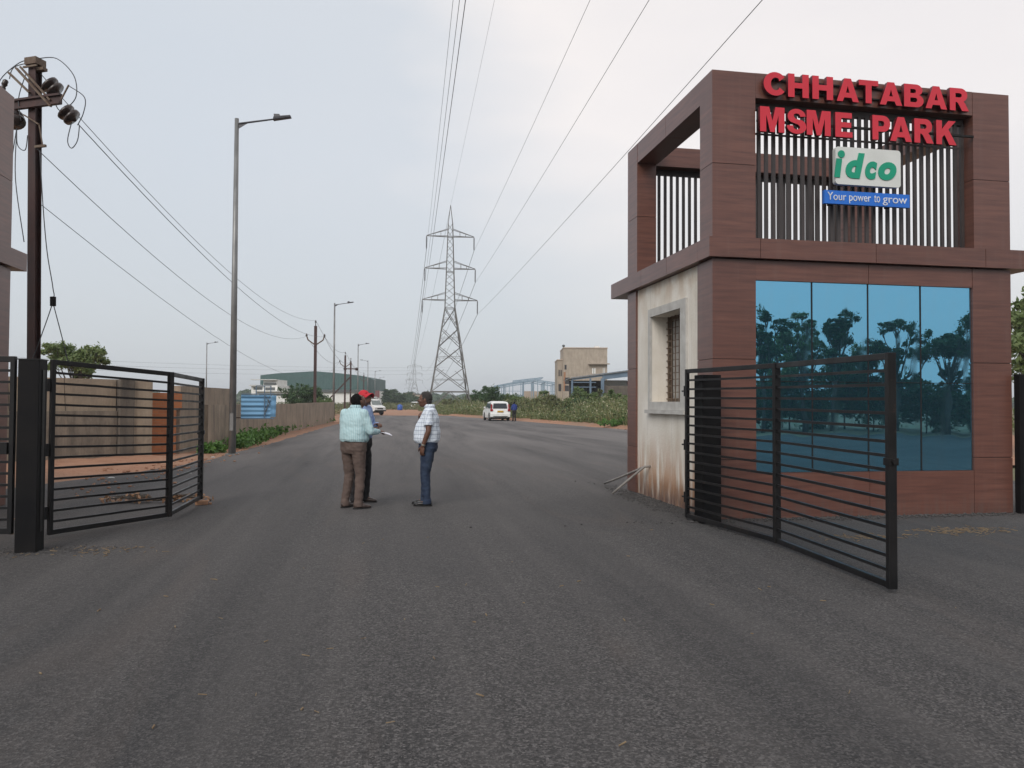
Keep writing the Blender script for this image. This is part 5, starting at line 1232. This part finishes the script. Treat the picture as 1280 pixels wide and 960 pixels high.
# tall dry grass: nobody could count the blades
def blades(pts, h0, h1, w_, lean, name, mat, label, cat, hs):
    n = len(pts); h = (h0+(h1-h0)*rng.random(n)**1.3)*hs; a = rng.uniform(0,2*math.pi,n); ln = rng.normal(0,lean,(n,2))
    dx = np.cos(a)*w_; dy = np.sin(a)*w_; V = np.zeros((n,5,3)); x, y, z = pts.T
    V[:,0] = np.stack([x-dx,y-dy,z],1); V[:,1] = np.stack([x+dx,y+dy,z],1)
    V[:,2] = np.stack([x+dx*.8+ln[:,0]*h*.4,y+dy*.8+ln[:,1]*h*.4,z+h*.6],1); V[:,4] = np.stack([x-dx*.8+ln[:,0]*h*.4,y-dy*.8+ln[:,1]*h*.4,z+h*.6],1)
    V[:,3] = np.stack([x+ln[:,0]*h,y+ln[:,1]*h,z+h],1)
    return tag(link(name, npmesh(name, V.reshape(-1,3), np.arange(5*n).reshape(-1,5)), mat), label, cat, kind='stuff')
n = 70000; yy = 40+ (rng.random(n)**1.5)*100; xr = np.array([interp(RIGHT[:7]+[(7.3,102),(6.6,140)], y) for y in yy]); off = .9+rng.random(n)**1.4*24
cl_ = np.array([noise.noise(Vector((x*.35,y*.2,8))) for x, y in zip(xr+off, yy)]); keep = (cl_+.4*rng.random(n) > -.05); 
pts = np.stack([xr+off, yy, np.zeros(n)-.02],1)[keep]; off = off[keep]
hs = (.35+.65*np.minimum(1,off/4))*np.array([.95+.75*noise.noise(Vector((p[0]*.22,p[1]*.10,6)))+.35*noise.noise(Vector((p[0]*.7,p[1]*.35,7))) for p in pts])
_k = rng.random(len(pts)) < .55
blades(pts[_k], .6, 2.1, .018, .24, 'tall_grass', 'grass_dry', 'tall dry olive and straw coloured grass along the right road edge', 'grass', hs[_k])
m = rng.random(len(pts)) < .03; tops = pts[m]+np.stack([rng.normal(0,.15,m.sum()),rng.normal(0,.15,m.sum()),(1.1+.7*rng.random(m.sum()))*hs[m]],1); V,F = leaves(np.repeat(tops,4,0)+rng.normal(0,.07,(4*len(tops),3)), .07, 0, .3)
tag(link('seed_heads', npmesh('seed_heads', V, F), 'seed'), 'pale feathery seed heads over the tall grass', 'grass', kind='stuff')
# broad weeds among the grass
_k = rng.random(len(pts)) < .8; q = pts[_k]; q = np.repeat(q,3,0)+rng.normal(0,.16,(3*len(q),3)); q[:,2] = rng.random(len(q))*np.repeat(hs[_k],3)*1.55+.03
V,F = leaves(q, .085, .2, .5); tag(link('scrub_leaves', npmesh('scrub_leaves', V, F), 'leaf_scrub'), 'low leafy scrub growing through the tall grass', 'undergrowth', kind='stuff')
# vegetation at the end of the track and left beyond the wall
q = np.stack([rng.uniform(-30,22,26000), 160+rng.random(26000)*40, rng.random(26000)**1.5*1.5],1); q = q[np.array([noise.noise(Vector((p[0]*.25,p[1]*.1,1)))*1.2+.75 for p in q]) > q[:,2]/1.5]; V,F = leaves(q, .2, .2, .5)
tag(link('far_scrub', npmesh('far_scrub', V, F), 'leaf_olive'), 'band of green scrub closing the far end of the track', 'undergrowth', kind='stuff')
q = np.stack([rng.uniform(-26,-4.2,9000), 62+rng.random(9000)*60, rng.random(9000)**1.5*1.1],1); q = q[q[:,0] < -3.9-(q[:,1]-62)*.01]; V,F = leaves(q, .12, .2, .5)
tag(link('verge_scrub', npmesh('verge_scrub', V, F), 'leaf_olive'), 'green weeds on the verge past the end of the low wall', 'undergrowth', kind='stuff')
for i, (px, d, h, mt, lab) in enumerate(((486,210,6.2,'leaf_far','far round tree just right of the white truck'),(493,235,6.4,'leaf_far','far tree standing right behind the blue barrel tank'),(501,215,4.6,'leaf_far','low far tree above the blue barrel tank'),(511,260,5.6,'leaf_far','far tree left of the checked shirt man, under the faint towers'),(521,250,4.8,'leaf_far','far tree hidden partly by the head of the checked shirt man'),(478,230,6.6,'leaf_far','far tree rising directly over the white truck cab'))):
    p = at(px,503,d); tree('broad_tree', (p.x,p.y,0), h, ell_blobs(7,0,0,h*.52,1.7,1.7,h*.25,1.1,1.7), 2200, .3, mt, lab, group='far trees at the end of the road', limbs=False, tr=.2)
# wooded ridge on the horizon
ux = rng.uniform(-.78,.75,60000); dist = rng.uniform(480,640,60000); ang_ = YAW+np.arctan(ux)
hgt = np.array([5+3*noise.noise(Vector((u*14,0,2)))+2.4*noise.noise(Vector((u*50,0,3))) for u in ux])
q = np.stack([np.sin(ang_)*dist, np.cos(ang_)*dist, rng.random(60000)**.8*np.maximum(hgt,1.5)*1.25],1); V,F = leaves(q, 1.5, .1, .6)
tag(link('distant_woods', npmesh('distant_woods', V, F), 'leaf_far'), 'hazy band of woodland along the horizon', 'woods', kind='stuff')
mb = MB(); Pn = 60
hv = [(math.sin(YAW+math.atan(-.8+1.6*i/Pn)), math.cos(YAW+math.atan(-.8+1.6*i/Pn)), 12+5*noise.noise(Vector((i*.14,4,0)))+ (7 if 30 < i < 44 else 0)) for i in range(Pn+1)]
V = [];
for sx_, cx_, z in hv: V += [(sx_*1300,cx_*1300,-1),(sx_*1500,cx_*1500,z),(sx_*1900,cx_*1900,z*.6)]
mb.add(V, [(i*3+k, (i+1)*3+k, (i+1)*3+k+1, i*3+k+1) for i in range(Pn) for k in range(2)])
struct('hills', mb.mesh('hills', True), 'leaf_far')
# weeds at the foot of the left wall
wx = [(262,569,.35),(275,567,.4),(300,562,.62),(306,560,.6),(313,558,.66),(320,556,.62),(327,553,.55),(334,550,.6),(341,548,.5),(348,545.5,.55),(354,543,.6),(361,541,.62),(368,539,.6),(375,537,.66),(381,535.5,.72),(388,534,.66),(403,531,.5),(409,530,.5),(415,529,.45)]
wl = None
for i, (u, v, h) in enumerate(wx):
    h *= .72; p = gnd(u, v-1.5); t = thing('weed_plant', (p.x-.12,p.y,.0), f'green weed at the foot of the low wall, number {i+1} counted from the left', 'weed', 'green weeds along the wall foot')
    mb = MB()
    for k in range(5): a = k*1.3+i; mb.tube([(0,0,-.02),(math.cos(a)*h*.25,math.sin(a)*h*.25,h*.75)], [.008,.004], 5)
    part('stem', mb, 'leaf_mid', t); q = rng.normal(0,1,(420,3))*np.array([h*.38,h*.38,h*.26])+np.array([0,0,h*.5]); q[:,2] = np.abs(q[:,2]); V,F = leaves(q, .055+.0006*p.y, .1, .55); link('foliage', npmesh('foliage', V, F), 'leaf_bright', t)
# trees and hedge behind the camera, seen in the mirror glass
def mir(px, dd): 
    a = YAW+math.atan((px-640)/FPX); V0 = Vector((0,2*GY,0)); k = dd/math.cos(a-YAW); return Vector((V0.x+math.sin(a)*k, V0.y-math.cos(a)*k, 0))
for i, (px, d, py, wdt, mt, lab) in enumerate(((950,44,366,1.9,'leaf_dark','airy tree reflected at the left edge of the blue glass'),(1000,45,378,1.9,'leaf_neem','slim branching tree reflected in the first and second panes'),(1041,43,362,1.35,'leaf_dark','tall narrow leaning tree reflected left of the middle mullion'),(1078,47,400,1.9,'leaf_neem','lower loose tree reflected under the middle mullion'),(1122,44,392,2.1,'leaf_dark','broad umbrella tree reflected in the third pane'),(1188,42,384,2.1,'leaf_dark','spreading tree reflected in the last pane'),(975,50,410,2.2,'leaf_mid','rear tree reflected low in the first pane'),(1222,46,395,1.8,'leaf_mid','tree reflected at the right edge of the blue glass'),(905,45,380,2.2,'leaf_mid','tree behind the camera left of the reflected ones'),(1265,44,385,2.2,'leaf_mid','tree behind the camera right of the reflected ones'))):
    p = mir(px,d); h = EYE+(505-py)/FPX*d
    if px in (1041,1222): bl = ell_blobs(15,.2,0,h*.62,wdt*.5,wdt*.5,h*.33,.22,.5)
    elif px in (1000,950,1265): bl = ell_blobs(16,0,0,h*.66,wdt*.7,wdt*.7,h*.28,.22,.5)
    elif px in (1078,905): bl = ell_blobs(14,-.3,0,h*.62,wdt*.95,wdt*.7,h*.30,.2,.55)
    else: bl = ell_blobs(18,0,0,h*.74,wdt*.95,wdt*.8,h*.20,.25,.6)+ell_blobs(4,.3,0,h*.45,wdt*.5,wdt*.5,h*.15,.3,.5)
    tree('roadside_tree', (p.x,p.y,0), h*1.04, [(a_,b_,c_,d_*1.22,e_*1.22,f_*1.22) for a_,b_,c_,d_,e_,f_ in bl], 11000, .085, mt, lab, group='trees reflected in the mirror glass', tr=.13)
for i in range(13):
    p = mir(885+i*34, 47+2*math.sin(i*2)); h = 4.3+.6*math.sin(i*1.7)
    tree('hedge_bush', (p.x,p.y,0), h, ell_blobs(9,0,0,h*.44,1.5,1.0,h*.36,.8,1.2), 3800, .13, 'leaf_dark', f'dark hedge bush in the glass reflection, number {i+1} from its left end', 'bush', 'hedge reflected in the mirror glass', limbs=False, tr=.05)

# ================================================================ LITTER
def litter(name, cx, cy, rx, ry, n, s0, s1, mat, label, cat, flat=.3, z=.004, kind='stuff'):
    P = np.stack([cx+rng.normal(0,rx,n), cy+rng.normal(0,ry,n), np.full(n, z)],1); mb = MB()
    for p in P:
        L_ = random.uniform(s0,s1); a = random.uniform(0,math.pi); b = Vector((math.cos(a),math.sin(a),random.uniform(-.05,.15)))*L_
        if flat < .2: mb.bar(Vector(p)+Vector((0,0,.003)), Vector(p)+b+Vector((0,0,.004)), random.uniform(.003,.007))
        else: mb.ell(Vector(p)+Vector((0,0,L_*.25)), (L_,L_*.8,L_*.5), Matrix.Rotation(a,3,'Z'), 6, 4)
    o = part(name, mb, mat, None); return tag(o, label, cat, kind=kind)
s1 = gnd(1200,664); litter('straw_litter', s1.x, s1.y, .30, .14, 170, .02,.09, 'straw', 'pale straw scattered on the asphalt right of the open gate leaf', 'straw', .1)
s2 = gnd(1085,672); litter('straw_litter', s2.x, s2.y, .35, .10, 60, .03,.12, 'straw', 'thin straw bits behind the open gate leaf', 'straw', .1)
s3 = gnd(110,690); litter('straw_litter', s3.x, s3.y, .4, .15, 60, .02,.07, 'straw', 'straw flecks on the asphalt below the left gate post', 'straw', .1)
litter('straw_litter', .5, 4.5, 2.5, 2.2, 70, .015,.05, 'straw', 'stray dry stalks dotted over the foreground asphalt', 'straw', .1)
litter('loose_gravel', GX+2.3, GY-.12, 1.5, .09, 700, .008,.024, 'crumb', 'black asphalt crumbs along the front of the gatehouse', 'gravel')
litter('loose_gravel', GX-.2, GY+1.8, .12, 1.1, 900, .006,.018, 'crumb', 'black asphalt crumbs along the plaster wall', 'gravel')
s4 = gnd(40,692); litter('loose_gravel', s4.x+.1, s4.y+.1, .35, .12, 380, .004,.011, 'crumb', 'grey asphalt crumbs round the thick left gate post', 'gravel')
litter('loose_gravel', -4.6, 21, .35, 5.0, 260, .012,.04, 'dirt', 'small clods of red soil along the left asphalt edge', 'gravel')
litter('rubble', -5.6, 19.2, .9, 2.0, 90, .02,.06, 'dirt', 'loose lumps of red soil on the left verge', 'rubble')
litter('rubble', 15.4, 44, .5, 6, 200, .03,.10, 'dirt', 'loose lumps of red soil on the right verge', 'rubble')
b = gnd(252,631); br_ = thing('loose_brick', (b.x,b.y,0), 'broken clay brick wedged under the end of the left gate leaf', 'brick', rz=.3)
part('brick_body', MB().box(-.09,.09,-.05,.05,0,.065), 'brick_plain', br_, bev=.01); part('brick_chip', MB().box(.10,.14,-.03,.02,0,.03), 'brick_plain', br_, bev=.005)
tw_ = gnd(196,628); tg = thing('branch_litter', (tw_.x,tw_.y,0), 'dry branches and leaves lying behind the left gate leaf', 'branches')
mb = MB(); lf = []
for k in range(22):
    a = random.uniform(-.4,.5)+(math.pi if k%2 else 0); l = random.uniform(.2,.75); mid = Vector((math.cos(a)*l*.5,math.sin(a)*l*.4,.05+random.random()*.08)); e_ = Vector((math.cos(a)*l,math.sin(a)*l*.6,.02+random.random()*.12)); mb.tube([(0,0,.03),mid,e_],[.012,.008,.003],5); lf.append(e_); lf.append(mid)
part('twigs', mb, 'trunk', tg); C_ = np.array([list(v) for v in lf]); C_ = np.repeat(C_,5,0)+rng.normal(0,.06,(len(C_)*5,3)); C_[:,2] = np.abs(C_[:,2])*.5+.01; V,F = leaves(C_, .04, 0, .5); link('dry_leaves', npmesh('dry_leaves', V, F), simple('dry brown leaves', (.36,.20,.10), (.22,.12,.07), 12), tg)
for (u,v,s_,lab) in ((139,598,.07,'white scrap of litter on the red soil behind the left gate leaf'),(236,592,.06,'white scrap of litter by the asphalt edge behind the gate stile'),(325,546,.18,'pale flat stone lying among the weeds on the left verge'),(266,572,.06,'small white scrap on the soil left of the nearest lamp post')):
    p = gnd(u,v,.06); o = part('litter_scrap', MB().ell((0,0,0), (s_,s_*.6,s_*.25), seg=7, rings=5), 'plate_w', None); o.location = (p.x,p.y,.07); tag(o, lab, 'litter')

# ================================================================ HAZE
if True:
    hb = MB().box(-2400,2400,-400,2100,-2,45)
    o = tag(link('haze', hb.mesh('haze'), []), 'thin pale haze over the whole place', 'haze', kind='stuff')
    m = bpy.data.materials.new('haze'); m.use_nodes = True; t = m.node_tree; t.nodes.clear()
    pv = t.nodes.new('ShaderNodeVolumePrincipled'); pv.inputs['Density'].default_value = .0005; pv.inputs['Color'].default_value = (.86,.90,.95,1)
    oo = t.nodes.new('ShaderNodeOutputMaterial'); t.links.new(pv.outputs[0], oo.inputs['Volume']); o.data.materials.append(m)
